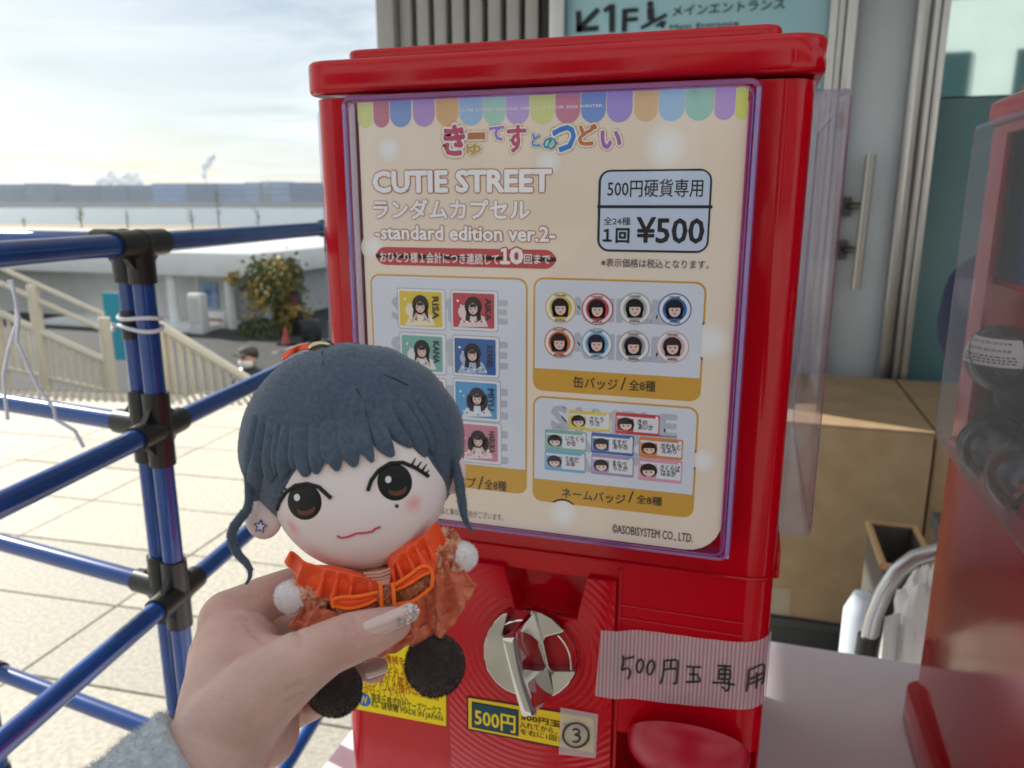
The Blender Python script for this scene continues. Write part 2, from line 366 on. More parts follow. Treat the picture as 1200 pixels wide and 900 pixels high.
for i, (x0, x1, yt, h, lb) in enumerate(fw):
    D = 960+random.uniform(0, 15); a = far(x0, 238, D); b = far(x1, 238, D); z1 = far(x0, yt, D).z; dd = V3((FW.x, FW.y, 0)).normalized()*40
    t = thing('warehouse', lb, 'warehouse', (a.x, a.y, 2.5), 'warehouses on the far shore')
    m = mat('warehouse_%d' % i, tuple(min(1, v*k_) for v, k_ in zip(hexc(h), (.72, .85, 1.05))), .8, vary=.12, vscale=.06)
    obj('wall', MB().prism([(a.x, a.y, 2.4), (b.x, b.y, 2.4), tuple((b+dd).xy)+(2.4,), tuple((a+dd).xy)+(2.4,)], [(a.x, a.y, z1), (b.x, b.y, z1), tuple((b+dd).xy)+(z1,), tuple((a+dd).xy)+(z1,)]), m, t)
    mw = mat('warehouse_band_%d' % i, tuple(min(1, v*k_) for v, k_ in zip(hexc(h), (.42, .52, .66))), .7)
    mr = MB(); n = max(2, int((x1-x0)/5)); u = (b-a)/n; nd = -dd.normalized()
    for k in range(n):
        for r_ in (.35, .62):
            c = a+u*(k+.5); zc = 2.4+(z1-2.4)*r_; hw = u*.33
            mr.prism([c-hw+nd*.3+V3((0, 0, zc-c.z-1.6)), c+hw+nd*.3+V3((0, 0, zc-c.z-1.6)), c+hw+V3((0, 0, zc-c.z-1.6)), c-hw+V3((0, 0, zc-c.z-1.6))],
                     [c-hw+nd*.3+V3((0, 0, zc-c.z+1.6)), c+hw+nd*.3+V3((0, 0, zc-c.z+1.6)), c+hw+V3((0, 0, zc-c.z+1.6)), c-hw+V3((0, 0, zc-c.z+1.6))])
    tag(obj('window_band', mr, mw, t), kind='stuff')
    if i in (3, 6, 9):
        c = (a+b)/2+dd*.5; obj('mast', MB().tube([(c.x, c.y, z1-.1), (c.x, c.y, z1+(5 if i != 6 else 9))], .5, 6), M['greyw'], t)
# steam rising beyond them
steam = mat('steam', (.92, .92, .9), 1, emit=(.06, .06, .06))  # faint glow put into the steam to brighten it
random.seed(3)
for (px, py, n, lb) in ((140, 210, 26, 'low bank of white steam over the far warehouses'), (240, 192, 14, 'single tall white steam plume above the far shore')):
    mb = MB()
    for k in range(n):
        t = k/n
        q = far(px+(random.uniform(-26, 26) if n > 20 else -3+t*10+random.uniform(-3, 3)), py+(random.uniform(-6, 5) if n > 20 else 16-t*26), 1300)
        mb.ball(q, random.uniform(3.5, 7)*(1 if n > 20 else .5+t*.5), 12, 8, disp=lambda d: 1+.35*pnoise(V3(d)*2.3+q*.1))
    o = obj('steam', mb, steam); tag(o, lb, 'steam', kind='stuff')

# ================================================================== stair railings, lower building, street things
def railing(a, b, zt0, zt1, zb0, zb1, label, posts, hand=None):
    """a balustrade sloping from a to b; zt = top rail, zb = foot"""
    t = thing('stair_railing', label, 'railing', (a.x, a.y, zb0), 'beige railings of the stair')
    d = b-a; d.z = 0; n = max(6, int(d.length/.075)); nrm = V3((-d.y, d.x, 0)).normalized()
    def at(u, w): p = a+d*u; return V3((p.x, p.y, w))
    L2 = lambda p0, p1, u: p0+(p1-p0)*u
    obj('top_rail', MB().tube([at(0, zt0), at(1, zt1)], .035, 8), M['beige'], t)
    obj('bottom_rail', MB().tube([at(0, zb0+.07), at(1, zb1+.07)], .022, 8), M['beige'], t)
    for k in range(n+1):
        u = k/n; p0, p1 = at(u, L2(zb0, zb1, u)+.07), at(u, L2(zt0, zt1, u))
        if p1.z-p0.z < .04: continue
        w = d.normalized()*.017; q = nrm*.008
        obj('baluster', MB().prism([p0-w-q, p0+w-q, p0+w+q, p0-w+q], [p1-w-q, p1+w-q, p1+w+q, p1-w+q]), M['beige'], t)
    for u, hh in posts:
        p0, p1 = at(u, L2(zb0, zb1, u)-.3), at(u, L2(zt0, zt1, u)+hh); obj('post', MB().tube([p0, p1], .052, 10), M['beige'], t)
    if hand:
        for hz in hand: obj('handrail', MB().tube([at(-.1, zt0+hz+(zt0-zt1)*.1), at(1, zt1+hz)], .024, 8), M['beige'], t)
    return t
e_at = lambda x: 4.62+.2*(x+3.3)
a = onY(186, 380, 4.75); b = onY(312, 458, 4.85)
railing(a, b, a.z, b.z, -.25, -.42, 'beige slatted railing sloping down to the right behind the blue pipes', [(0, .0)])
a = onY(-60, 340, 5.3); b = onY(128, 425, 5.6)
railing(a, b, a.z, b.z, -.15, -.45, 'beige slatted railing with two handrails at the left edge', [(.28, .45), (.56, .42), (1, .42)], hand=(.30, .45))
# landing box / teal sign in the stairwell
t = tag(obj('hanging_banner', MB().box(-6.3, -6.1, 7.2, 7.24, -1.35, .12), mat('teal_cloth', (.02, .30, .42), .6), loc=(-6.2, 7.2, -1.35)), 'narrow teal banner behind the beige handrails', 'banner')
p0 = onY(113, 425, 7); p1 = onY(124, 346, 7)
t.data.clear_geometry(); mbx = MB().box(p0.x-t.location.x, p1.x-t.location.x, 0, .04, p0.z+1.35, p1.z+1.35); t.data.from_pydata(mbx.v, [], mbx.f)
# lower grey building with pale roof
D = 17
def gz(px, py, Y): return onY(px, py, Y)
D = 18.5
bt = thing('lower_building', 'low grey building with a pale flat roof and a recessed entry on the lower street', 'building', (-13, D, SZ))
c0 = gz(20, 300, D); c1 = gz(262, 300, D); zr = gz(200, 318, D).z; zt = gz(200, 292, D).z
obj('wall', MB().box(c0.x-6, c1.x, D, D+7, SZ, zr-.01), M['greyw'], bt)
obj('roof', MB().box(c0.x-7, gz(297, 300, D-1.1).x, D-1.1, D+7.5, zr, zt), M['white'], bt, bevel=.04)
obj('wall_panel', MB().box(c1.x, gz(296, 300, D).x, D+.3, D+7, SZ, zr-.02), mat('pale_grey_wall', (.5, .51, .52), .6, vary=.05), bt)
for px in (203, 270):
    q = gz(px, 350, D-.8); obj('column', MB().tube([(q.x, q.y, SZ), (q.x, q.y, zr+.02)], .13, 10), M['white'], bt)
for px in (196, 232):
    q = gz(px, 350, D-.05); obj('panel_joint', MB().box(q.x-.03, q.x+.03, D-.04, D+.01, SZ, zr-.05), M['white'], bt)
q = gz(250, 400, D-1.5); obj('doorstep', MB().box(c1.x-5, c1.x+.4, D-1.7, D, SZ, SZ+.12), M['white'], bt)
q = onZ(236, 392, SZ)
st_ = thing('ticket_kiosk', 'slim pale machine cabinet against the lower grey building', 'kiosk', (q.x, q.y, SZ))
obj('cabinet', MB().box(q.x-.35, q.x+.05, q.y, q.y+.3, SZ, SZ+1.05), M['white'], st_, bevel=.02); obj('front_panel', MB().box(q.x-.3, q.x-.0, q.y-.02, q.y+.01, SZ+.3, SZ+.95), M['greyw'], st_)
q = gz(243, 345, D-.1); pz = gz(243, 362, D-.1).z
po = obj('wall_poster', MB().box(q.x-.28, q.x+.3, D-.06, D-.01, pz, pz+.75), mat('blue_poster', (.05, .16, .45), .5, c2=(.5, .6, .7), vscale=3), loc=(q.x, D, pz)); tag(po, 'small blue poster on the wall of the lower building', 'poster')
q = onZ(253, 385, SZ); t = thing('counter', 'white counter with leaflets beside the blue poster', 'counter', (q.x, q.y, SZ))
obj('body', MB().box(q.x-.3, q.x+.3, q.y, q.y+.4, SZ, SZ+.45), M['white'], t, bevel=.02); obj('leaflets', MB().box(q.x-.25, q.x+.25, q.y-.01, q.y+.2, SZ+.2, SZ+.28), ink('c47a6a'), t)
# tree and hedge
def tree(base, h, r, label):
    t = thing('street_tree', label, 'tree', base); b = V3(base); random.seed(11)
    mb = MB(); mb.tube([b, b+V3((.05, 0, h*.3)), b+V3((.0, .05, h*.62)), b+V3((.1, 0, h*.93))], [.11, .08, .055, .02], 8)
    for k in range(14):
        a0 = random.uniform(0, 6.28); z0 = h*random.uniform(.28, .75); q = V3((math.cos(a0), math.sin(a0), 0))*r*random.uniform(.55, .9)
        mb.tube([b+V3((0, 0, z0)), b+q*.5+V3((0, 0, z0+h*.09)), b+q+V3((0, 0, z0+h*.15))], [.035, .022, .008], 5)
    obj('trunk', mb, mat('bark', (.07, .05, .035), .9), t)
    for nm, m, n, sd_ in (('crown', mat('leaves_green', (.075, .10, .035), .7, c2=(.14, .16, .05), vscale=5), 2100, 1), ('crown', mat('leaves_yellow', (.30, .20, .04), .7, c2=(.50, .36, .08), vscale=6), 1500, 2)):
        random.seed(sd_); lf = MB()
        cl = [(b+V3((random.gauss(0, r*.48), random.gauss(0, r*.48), h*random.uniform(.3, .98))), random.uniform(.18, .42)*r) for _ in range(34)]
        for k in range(n):
            c, cr_ = random.choice(cl); p = c+V3((random.gauss(0, cr_), random.gauss(0, cr_), random.gauss(0, cr_)))*.7
            s_ = random.uniform(.045, .085); d1 = V3((random.uniform(-1, 1), random.uniform(-1, 1), random.uniform(-1, 1))).normalized(); d2 = d1.orthogonal().normalized()
            lf.add([p-d1*s_, p+d2*s_*.6, p+d1*s_, p-d2*s_*.6], [(0, 1, 2, 3)])
        obj(nm, lf, m, t, recalc=False)
q = onZ(324, 390, SZ); tree((q.x, q.y, SZ), 1.85, .66, 'small tree with green and yellow leaves beside the lower street')
def bush(px, py, w, h, m, label):
    q = onZ(px, py, SZ); random.seed(px); lf = MB()
    for k in range(1500):
        a0 = random.uniform(0, 6.28); b0 = math.acos(random.uniform(0, 1)); R_ = random.uniform(.85, 1.05)
        p = q+V3((math.cos(a0)*math.sin(b0)*w*R_, math.sin(a0)*math.sin(b0)*.5*R_, math.cos(b0)*h*R_)); s_ = .06
        d1 = V3((random.uniform(-1, 1), random.uniform(-1, 1), random.uniform(-1, 1))).normalized(); d2 = d1.orthogonal()
        lf.add([p-d1*s_, p+d2*s_*.6, p+d1*s_, p-d2*s_*.6], [(0, 1, 2, 3)])
    t = thing('hedge', label, 'hedge', q); obj('foliage', lf, m, t, recalc=False)
    obj('branches', MB().ball(q+V3((0, 0, h*.4)), (w*.85, .42, h*.5), 16, 8), mat('hedge_core', (.03, .035, .015), .9), t)
bush(308, 393, .62, .42, mat('hedge_green', (.05, .065, .025), .7, c2=(.09, .11, .04), vscale=9), 'low dark green clipped hedge under the small tree')
bush(342, 388, .62, .55, mat('hedge_yellow', (.36, .30, .05), .7, c2=(.38, .28, .05), vscale=9), 'low yellow hedge right of the green one')
q = onZ(335.5, 404, SZ); t = thing('traffic_cone', 'small red traffic cone on the lower street', 'cone', q)
obj('cone', MB().tube([q+V3((0, 0, .03)), q+V3((0, 0, .42))], [.10, .025], 14), mat('cone_red', (.42, .07, .06), .5), t); obj('base', MB().box(q.x-.17, q.x+.17, q.y-.17, q.y+.17, SZ, SZ+.04), M['black'], t)
q = onZ(347.5, 393, SZ+.0); t = thing('sign_pillar', 'dark pillar with a reddish notice on the lower street', 'pillar', q)
obj('pillar', MB().box(q.x-.12, q.x+.12, q.y, q.y+.2, SZ, SZ+1.15), M['black'], t, bevel=.01); obj('notice', MB().box(q.x-.09, q.x+.09, q.y-.02, q.y+.01, SZ+.72, SZ+1.0), ink('7a3a34'), t)
q = onZ(362, 402, SZ); t = thing('black_case', 'square black case standing on the lower street by the machine', 'case', q)
obj('case', MB().box(q.x-.19, q.x+.19, q.y, q.y+.3, SZ, SZ+.56), M['black'], t, bevel=.02); obj('handle', MB().tube([q+V3((-.08, .15, .55)), q+V3((-.08, .15, .62)), q+V3((.08, .15, .62)), q+V3((.08, .15, .55))], .012, 6), M['black'], t)
q0 = onZ(318, 414, SZ); q1 = onZ(372, 398, SZ)
tag(obj('crossing_paint', MB().add([(q0.x, q0.y, SZ+.004), (q1.x, q0.y, SZ+.004), (q1.x, q1.y, SZ+.004), (q0.x+.3, q1.y, SZ+.004)], [(0, 1, 2, 3)]), M['white'], recalc=False), kind='structure')
q = onZ(352, 350, SZ); t = thing('garden_wall', 'pale garden wall beyond the black pillar', 'wall', q)
obj('wall', MB().box(q.x-4, q.x+7, q.y+2, q.y+2.3, SZ, SZ+1.4), M['white'], t); obj('coping', MB().box(q.x-4.1, q.x+7.1, q.y+1.95, q.y+2.35, SZ+1.4, SZ+1.48), M['greyw'], t)
# thin bare saplings and posts along the water
for i, px in enumerate((29, 96, 150, 226, 257, 303)):
    q = onY(px, 268, 100); hh = (1.4, 3.2, 2.6, 3.0, 5.6, 2.8)[i]; t = thing('sapling', ['bare sapling furthest left on the shore', 'bushy yellow sapling on the shore', 'thin bare sapling on the shore near the rack joint', 'thin bare sapling left of the tall shore pole', 'tall thin pole on the shore', 'bare sapling on the shore nearest the machine'][i], 'sapling', (q.x, 100, -2.72))
    mb = MB().tube([(q.x, 100, -2.75), (q.x, 100, -2.72+hh)], [.11, .05], 6); obj('trunk', mb, mat('twig_%d' % i, (.16, .12, .07), .9), t)
    random.seed(i); mb = MB()
    for k in range(40 if i == 1 else 12):
        z0 = random.uniform(.3, 1)*hh; a0 = random.uniform(0, 6.28); l = random.uniform(.3, 1.0); p = V3((q.x, 100, -2.72+z0)); mb.tube([p, p+V3((math.cos(a0)*l, math.sin(a0)*l, l*.8))], [.05, .02], 4)
    obj('crown', mb, mat('twigs_%d' % i, (.24, .19, .08) if i == 1 else (.16, .12, .07), .9), t)

# person on the lower steps
def small_person(px, py, D):
    q = onY(px, py, D); top = q.z; x, y, z0 = q.x, q.y, q.z-1.70
    t = thing('person', 'person in a black jacket, dark cap and white face mask on the lower steps', 'person', (x, y, z0))
    b = MB()
    for sgn in (-1, 1):
        b.tube([(x+sgn*.1, y, z0+.86), (x+sgn*.12, y-.02, z0+.48), (x+sgn*.12, y+.02, z0+.08)], [.095, .07, .05], 12)
        b.tube([(x+sgn*.12, y+.03, z0+.05), (x+sgn*.13, y-.14, z0+.04)], [.05, .035], 8)
        b.tube([(x+sgn*.19, y, z0+1.38), (x+sgn*.26, y, z0+1.12), (x+sgn*.25, y-.12, z0+.88)], [.06, .05, .038], 10)
        b.ball((x+sgn*.25, y-.15, z0+.82), (.035, .03, .07), 10, 6)
    b.tube([(x, y, z0+.82), (x, y, z0+1.05), (x, y, z0+1.3), (x, y, z0+1.43), (x, y, z0+1.47)], [.16, .155, .2, .14, .06], 16)
    b.tube([(x, y, z0+1.4), (x, y, z0+1.54)], .055, 10); b.ball((x, y-.01, z0+1.58), (.08, .1, .115), 16, 12)
    for sgn in (-1, 1): b.ball((x+sgn*.082, y, z0+1.57), (.012, .02, .03), 8, 6)
    o = obj('body', b, mat('far_skin', (.55, .33, .24), .6), t)
    md = o.modifiers.new('r', 'REMESH'); md.mode = 'VOXEL'; md.voxel_size = .014; md.use_smooth_shade = True
    k = MB().tube([(x, y, z0+.8), (x, y, z0+1.05), (x, y, z0+1.3), (x, y, z0+1.43), (x, y, z0+1.50)], [.19, .185, .225, .17, .075], 18)
    for sgn in (-1, 1): k.tube([(x+sgn*.17, y, z0+1.42), (x+sgn*.27, y, z0+1.12), (x+sgn*.26, y-.12, z0+.9)], [.085, .068, .052], 12)
    obj('jacket', k, M['black'], t)
    p_ = MB()
    for sgn in (-1, 1): p_.tube([(x+sgn*.1, y, z0+.88), (x+sgn*.12, y-.02, z0+.48), (x+sgn*.12, y+.02, z0+.06)], [.12, .09, .075], 12)
    obj('trousers', p_, mat('dark_trousers', (.02, .02, .03), .8), t)
    obj('face_mask', MB().ball((x, y-.045, z0+1.545), (.078, .075, .062), 16, 10), mat('mask_white', (.85, .86, .86), .8), t)
    obj('hair', MB().ball((x, y+.02, z0+1.62), (.092, .105, .085), 16, 10), mat('hair_black', (.02, .015, .012), .7), t)
    c = obj('cap', MB().ball((x, y-.0, z0+1.655), (.096, .108, .06), 16, 10).box(x-.06, x+.06, y-.17, y-.06, z0+1.635, z0+1.65), mat('cap_grey', (.07, .06, .05), .8), t)
    for sgn in (-1, 1): obj('eye', MB().ball((x+sgn*.03, y-.1, z0+1.60), (.012, .008, .008), 8, 6), M['black'], t)
small_person(290, 407, 6.7)

# ================================================================== right-hand building
FY = 3.0
bd = thing('entrance_building', 'grey entrance building with ribbed cladding, silver door and glass front', 'building', (.5, FY, 0))
xl = onY(443, 20, FY).x; xs0 = onY(652, 20, FY).x; xs1 = onY(972, 20, FY).x; TOP = 7.0
obj('wall', MB().box(xl+.02, 6.5, FY+.16, FY+5, -.012, TOP), M['greyw'], bd)
obj('corner_trim', MB().box(xl, xl+.075, FY-.02, FY+.16, 0, TOP), M['rib'], bd, bevel=.004)
xx = xl+.08
k = 0
while xx < xs0-.07:
    obj('cladding_rib', MB().box(xx, xx+.052, FY+.02, FY+.1, 0, TOP), M['rib'], bd, bevel=.006); xx += .074
obj('cladding_back', MB().box(xl+.07, xs0-.03, FY+.1, FY+.155, 0, TOP), mat('cladding_groove', (.12, .125, .135), .6), bd)
obj('dark_joint', MB().box(xs0-.055, xs0-.02, FY+.0, FY+.15, 0, TOP), M['black'], bd)
obj('window_frame', MB().box(xs0-.02, xs0+.035, FY-.03, FY+.15, 0, TOP), M['alu'], bd, bevel=.003)
zs = 1.72
obj('wall_panel', MB().box(xs0+.036, xs1, FY+.06, FY+.15, 0, zs), M['metalp'], bd)
# sign above
sg = thing('direction_sign', 'pale blue sign with arrow, 1F, escalator figure and Main Entrance lettering', 'sign', (xs0, FY, zs))
sgm = mat('sign_blue', (.36, .64, .78), .35, spec=.5)
obj('sign_panel', MB().box(xs0+.036, xs1, FY+.01, FY+.055, zs+.004, 2.5), sgm, sg, bevel=.003)
sh = Sheet(FY+.005, sg, .0006)
ik = '2a3138'
def band(a, b, wd): # thick stroke polygon in px
    a = V3((*a, 0)); b = V3((*b, 0)); d = (b-a).normalized(); n = V3((-d.y, d.x, 0))*wd/2; return [tuple((a-n).xy), tuple((b-n).xy), tuple((b+n).xy), tuple((a+n).xy)]
sh.shape(band((701, 11), (677, 35), 6), ik, 1, 'arrow'); sh.shape(band((678, 13), (678, 38), 6), ik, 1, 'arrow'); sh.shape(band((675, 35), (701, 33), 6), ik, 1, 'arrow')
sh.shape(band((717, 5), (717, 38), 6.5), ik, 1, 'numeral'); sh.shape(band((708, 13), (717, 6.5), 5), ik, 2, 'numeral'); sh.text('F', (729, 37), (747, 10), ik, 1, .02)
sh.disc((762, 7), 3.6*6, ik, 1, 'figure', n=16) if False else None
fig = MB()
def sq(pts, Y, col, par, name='figure'): return obj(name, MB().add([onY(x, y, Y) for x, y in pts], [tuple(range(len(pts)))]), ink(col), par, recalc=False)
sq([(762+4*math.cos(a/8*math.pi), 5+4*math.sin(a/8*math.pi)) for a in range(16)], FY+.004, ik, sg)
sq(band((762, 9), (763, 24), 8), FY+.004, ik, sg); sq(band((751, 33), (781, 17), 4), FY+.003, ik, sg, 'escalator'); sq(band((769, 31), (777, 25), 3), FY+.004, ik, sg, 'arrow'); sq([(777, 34), (781, 24), (770, 28)], FY+.003, ik, sg, 'arrow')
sh.text('メインエントランス', (788, 19), (920, -2), ik, 1, .012); sh.text('Main Entrance', (785, 35), (866, 24), ik, 1, .012)
# door
xd0 = xs1+.0; xd1 = onY(1066, 100, FY).x; xd2 = onY(1107, 50, FY).x
for (a, b, y_) in ((0, .025, -.02), (.028, .05, .0), (.053, .085, -.03)):
    obj('door_frame', MB().box(xd0+a, xd0+b, FY+y_, FY+.14, 0, TOP), M['alu'], bd, bevel=.003)
dr = obj('door', MB().box(xd0+.087, xd1, FY+.04, FY+.09, .02, 2.62), M['metalp'], bd, bevel=.002)
obj('wall_panel', MB().box(xd0+.087, xd1, FY+.03, FY+.09, 2.63, TOP), M['metalp'], bd)
hx = .356
mb = MB().tube([(hx+.006, FY-.035, 1.50), (hx, FY-.035, 1.045)], .0165, 14)
obj('handle', mb, mat('brushed_steel', (.36, .35, .33), .35, metal=.85), dr)
for z in (1.33, 1.18):
    obj('handle_bracket', MB().tube([(hx, FY-.035, z), (hx-.045, FY+.0, z), (hx-.05, FY+.045, z)], .012, 8).box(hx-.085, hx-.035, FY+.01, FY+.042, z-.035, z+.03), mat('lock_dark_%d' % int(z*100), (.09, .09, .09), .3, metal=.7), dr)
w_ = xd2-xd1
for (a, b, y_) in ((.003, .24, -.01), (.27, .47, .02), (.50, .72, -.03), (.75, .97, -.05)):
    obj('mullion', MB().box(xd1+a*w_, xd1+b*w_, FY+y_, FY+.13, 0, TOP), M['alu'], bd, bevel=.003)
zg = onY(1105, 113, FY).z
obj('glazing_film', MB().box(xd2+.002, 3.4, FY+.055, FY+.09, .1, zg), mat('teal_film', (.10, .215, .25), .25, vary=.05, vscale=2), bd)
gm = mat('reflective_glass', (.62, .78, .76), .03, metal=1)
obj('glass_pane', MB().box(xd2+.002, 3.4, FY+.05, FY+.09, zg+.004, 3.4), gm, bd)
obj('mullion', MB().box(3.4, 3.5, FY-.03, FY+.13, 0, TOP), M['alu'], bd); obj('wall_panel', MB().box(3.5, 6.5, FY+.02, FY+.15, 0, TOP), M['metalp'], bd); obj('wall_panel', MB().box(xd2+.002, 3.4, FY+.02, FY+.1, 3.41, TOP), M['metalp'], bd)
# unseen roof added overhead, sized to shade the stall and the hand
cn_ = thing('shade_canopy', 'unseen broad white roof added over the stall to shade it', 'shade_canopy', (.5, 1.4, 2.42))
CX = -2.85
obj('roof_slab', MB().box(CX, 4.5, .85, FY-.03, 2.45, 2.62), M['white'], cn_, bevel=.01)
for yy in (.95, 2.6): obj('post', MB().tube([(4.3, yy, 0), (4.3, yy, 2.46)], .05, 10), M['white'], cn_)
# white building behind the photographer (mirrored in the glass and the cover)
wb = thing('white_building', 'long white building facing the terrace, seen only as a reflection', 'building', (2, -10, 0))
obj('wall', MB().box(-9, 26, -16, -10, -.01, 7.2), M['white'], wb); obj('roof', MB().box(-9.5, 27, -17, -9.2, 7.2, 8.0), M['white'], wb, bevel=.1)
for k in range(14): obj('window', MB().box(-7.9+k*2.4, -6.2+k*2.4, -10.03, -9.97, 1.0, 3.9), mat('dark_glass_%d' % k, (.05, .09, .1), .1), wb)

# ================================================================== boxes and clutter behind the stall
zp = onY(960, 728, 2.25).z
plt = thing('floor_plinth', 'low dark grey plinth put under the two brown cartons in place of dark floor', 'floor_plinth', (.5, 2.6, .005)); pm_ = mat('plinth_grey', (.05, .052, .055), .6)  # put in to show as the band of dark floor below the cartons
obj('deck', MB().box(-.16, 1.2, 2.235, 2.95, zp-.03, zp-.002), pm_, plt, bevel=.003)
for y_ in (2.24, 2.56, 2.86): obj('runner', MB().box(-.16, 1.2, y_, y_+.08, .005, zp-.031), pm_, plt)
def carton(x0, x1, y0, y1, z1, label):
    t = thing('cardboard_box', label, 'box', ((x0+x1)/2, (y0+y1)/2, zp), 'cardboard boxes by the door')
    obj('carton', MB().box(x0, x1, y0, y1, zp, z1-.006), M['card'], t, bevel=.004)
    ym = (y0+y1)/2
    obj('flap', MB().box(x0, x1, y0, ym-.002, z1-.005, z1), M['card'], t); obj('flap', MB().box(x0, x1, ym+.002, y1, z1-.005, z1), M['card'], t)
    tp = alphamat('packing_tape', (.62, .52, .40), .55, .3); xm = x0+(x1-x0)*.42
    obj('tape', MB().box(xm-.035, xm+.035, y0-.0012, y1, z1+.0005, z1+.001).box(xm-.035, xm+.035, y0-.0012, y0-.0004, z1-.11, z1+.001), tp, t)
    obj('tape', MB().box(xm-.035, xm+.035, y0-.0012, y0-.0004, zp+.002, zp+.09), tp, t)
carton(-.12, .505, 2.25, 2.93, .735, 'large brown carton with flat taped top, left of the pair')
carton(.515, 1.15, 2.27, 2.93, .735, 'large brown carton partly hidden behind the second machine')
t = thing('gap_shade_block', 'black block put in for the shade in the gap between carton and second machine', 'shade_block', (.56, 1.75, 0))  # black block stands in for the shade of this gap
obj('shade_block', MB().box(.46, .95, 1.62, 1.95, .005, .58), M['black'], t, bevel=.01); obj('block_top', MB().box(.45, .96, 1.61, 1.96, .582, .62), M['black'], t, bevel=.008)
# a tubular trolley, a bin and bags just behind the table
Yt = 1.28
def tp(px, py, Y=Yt): return onY(px, py, Y)
tr = thing('tube_trolley', 'silver tube trolley handle curving up behind the second machine', 'trolley', (tp(1015, 760).x, Yt, 0))
pts = [(1008, 800), (1016, 756), (1024, 722), (1036, 692), (1052, 669), (1072, 654), (1098, 646), (1130, 643)]
q = [tp(*p) for p in pts]; q = [V3((q[0].x-.02, Yt, .05))]+q
obj('tube', MB().tube(q, .0135, 12), M['steel'], tr)
q2 = [v+V3((.24, .38, 0)) for v in q]; obj('tube', MB().tube(q2, .0135, 12), M['steel'], tr)
obj('deck', MB().box(q[0].x-.05, q[0].x+.6, Yt-.02, Yt+.42, .1, .14), M['black'], tr, bevel=.004)
for sx_ in (0, .5):
    for sy_ in (.02, .36): c = V3((q[0].x+sx_, Yt+sy_, .05)); obj('wheel', MB().tube([c-V3((0, .015, 0)), c+V3((0, .015, 0))], .048, 16), M['black'], tr)
gr_ = [tp(1021, 742), tp(1019, 752)]; obj('grip', MB().tube([tp(1014, 768), tp(1018, 745)], .017, 12), M['black'], tr)
c = tp(1056, 700, 1.45)
bn = thing('open_carton_bin', 'open dark carton with a brown rim behind the silver tube', 'bin', (c.x, 1.45, 0))
X0, X1 = tp(1031, 700, 1.42).x, tp(1094, 700, 1.42).x; zt_ = tp(1040, 664, 1.42).z
dk = mat('dark_carton', (.10, .09, .08), .6)
obj('side', MB().box(X0, X0+.006, 1.42, 1.62, .01, zt_), dk, bn); obj('side', MB().box(X1-.006, X1, 1.42, 1.62, .01, zt_), dk, bn)
obj('side', MB().box(X0+.007, X1-.007, 1.42, 1.426, .01, zt_), dk, bn); obj('side', MB().box(X0+.007, X1-.007, 1.614, 1.62, .01, zt_), dk, bn); obj('base', MB().box(X0+.007, X1-.007, 1.427, 1.613, .01, .02), dk, bn)
obj('rim', MB().tube([(X0, 1.42, zt_), (X1, 1.42, zt_), (X1, 1.62, zt_), (X0, 1.62, zt_), (X0, 1.42, zt_)], .007, 8), mat('brown_rim', (.55, .33, .16), .6), bn)
wbag = mat('white_bag', (.80, .81, .80), .45, bump=.4, bscale=14)
def crumple(c, r, label, cat, m, name='plastic_bag', amp=.25):
    c = V3(c)
    o = obj(name, MB().ball(c, r, 40, 26, disp=lambda d: 1+amp*pnoise(V3(d)*3.2+c*9)+.1*pnoise(V3(d)*9)), m, loc=c-V3((0, 0, r[2]))); return tag(o, label, cat)
c = tp(1072, 722, 1.34); crumple((c.x+.01, 1.36, c.z-.10), (.045, .05, .18), 'crumpled white plastic bag hanging beside the second machine', 'bag', wbag)
c = tp(1042, 742, 1.33); o = tag(obj('paper_sheet', MB().grid(lambda u, v: V3((c.x-.012+.028*u, 1.33+.01*math.sin(v*5+u*3), c.z-.3+v*.335)), 6, 16), wbag, loc=(c.x, 1.33, c.z-.3)), 'narrow white sheet hanging left of the crumpled bag', 'sheet'); o.modifiers.new('s', 'SOLIDIFY').thickness = .0015
c = tp(1018, 731, 1.36)
o = obj('bottle', MB().tube([(c.x-.005, 1.4, .4), (c.x-.005, 1.4, c.z), (c.x-.002, 1.4, c.z+.032), (c.x+.004, 1.4, c.z+.042)], [.033, .033, .022, .006], 18), mat('pale_blue_plastic', (.62, .72, .82), .2), loc=(c.x, 1.4, .4)); tag(o, 'rounded pale blue and white container left of the silver tube', 'container')
# navy rain cover hanging behind machine two
c = onY(1112, 370, 1.25); o = obj('navy_bag', MB().ball((c.x+.068, 1.28, c.z), (.07, .09, .11), 30, 20, disp=lambda d: 1+.15*pnoise(V3(d)*2)), mat('navy_cloth', (.012, .02, .07), .8), loc=(c.x, 1.28, c.z-.12)); tag(o, 'navy cloth bundle hanging behind the second machine', 'cloth')

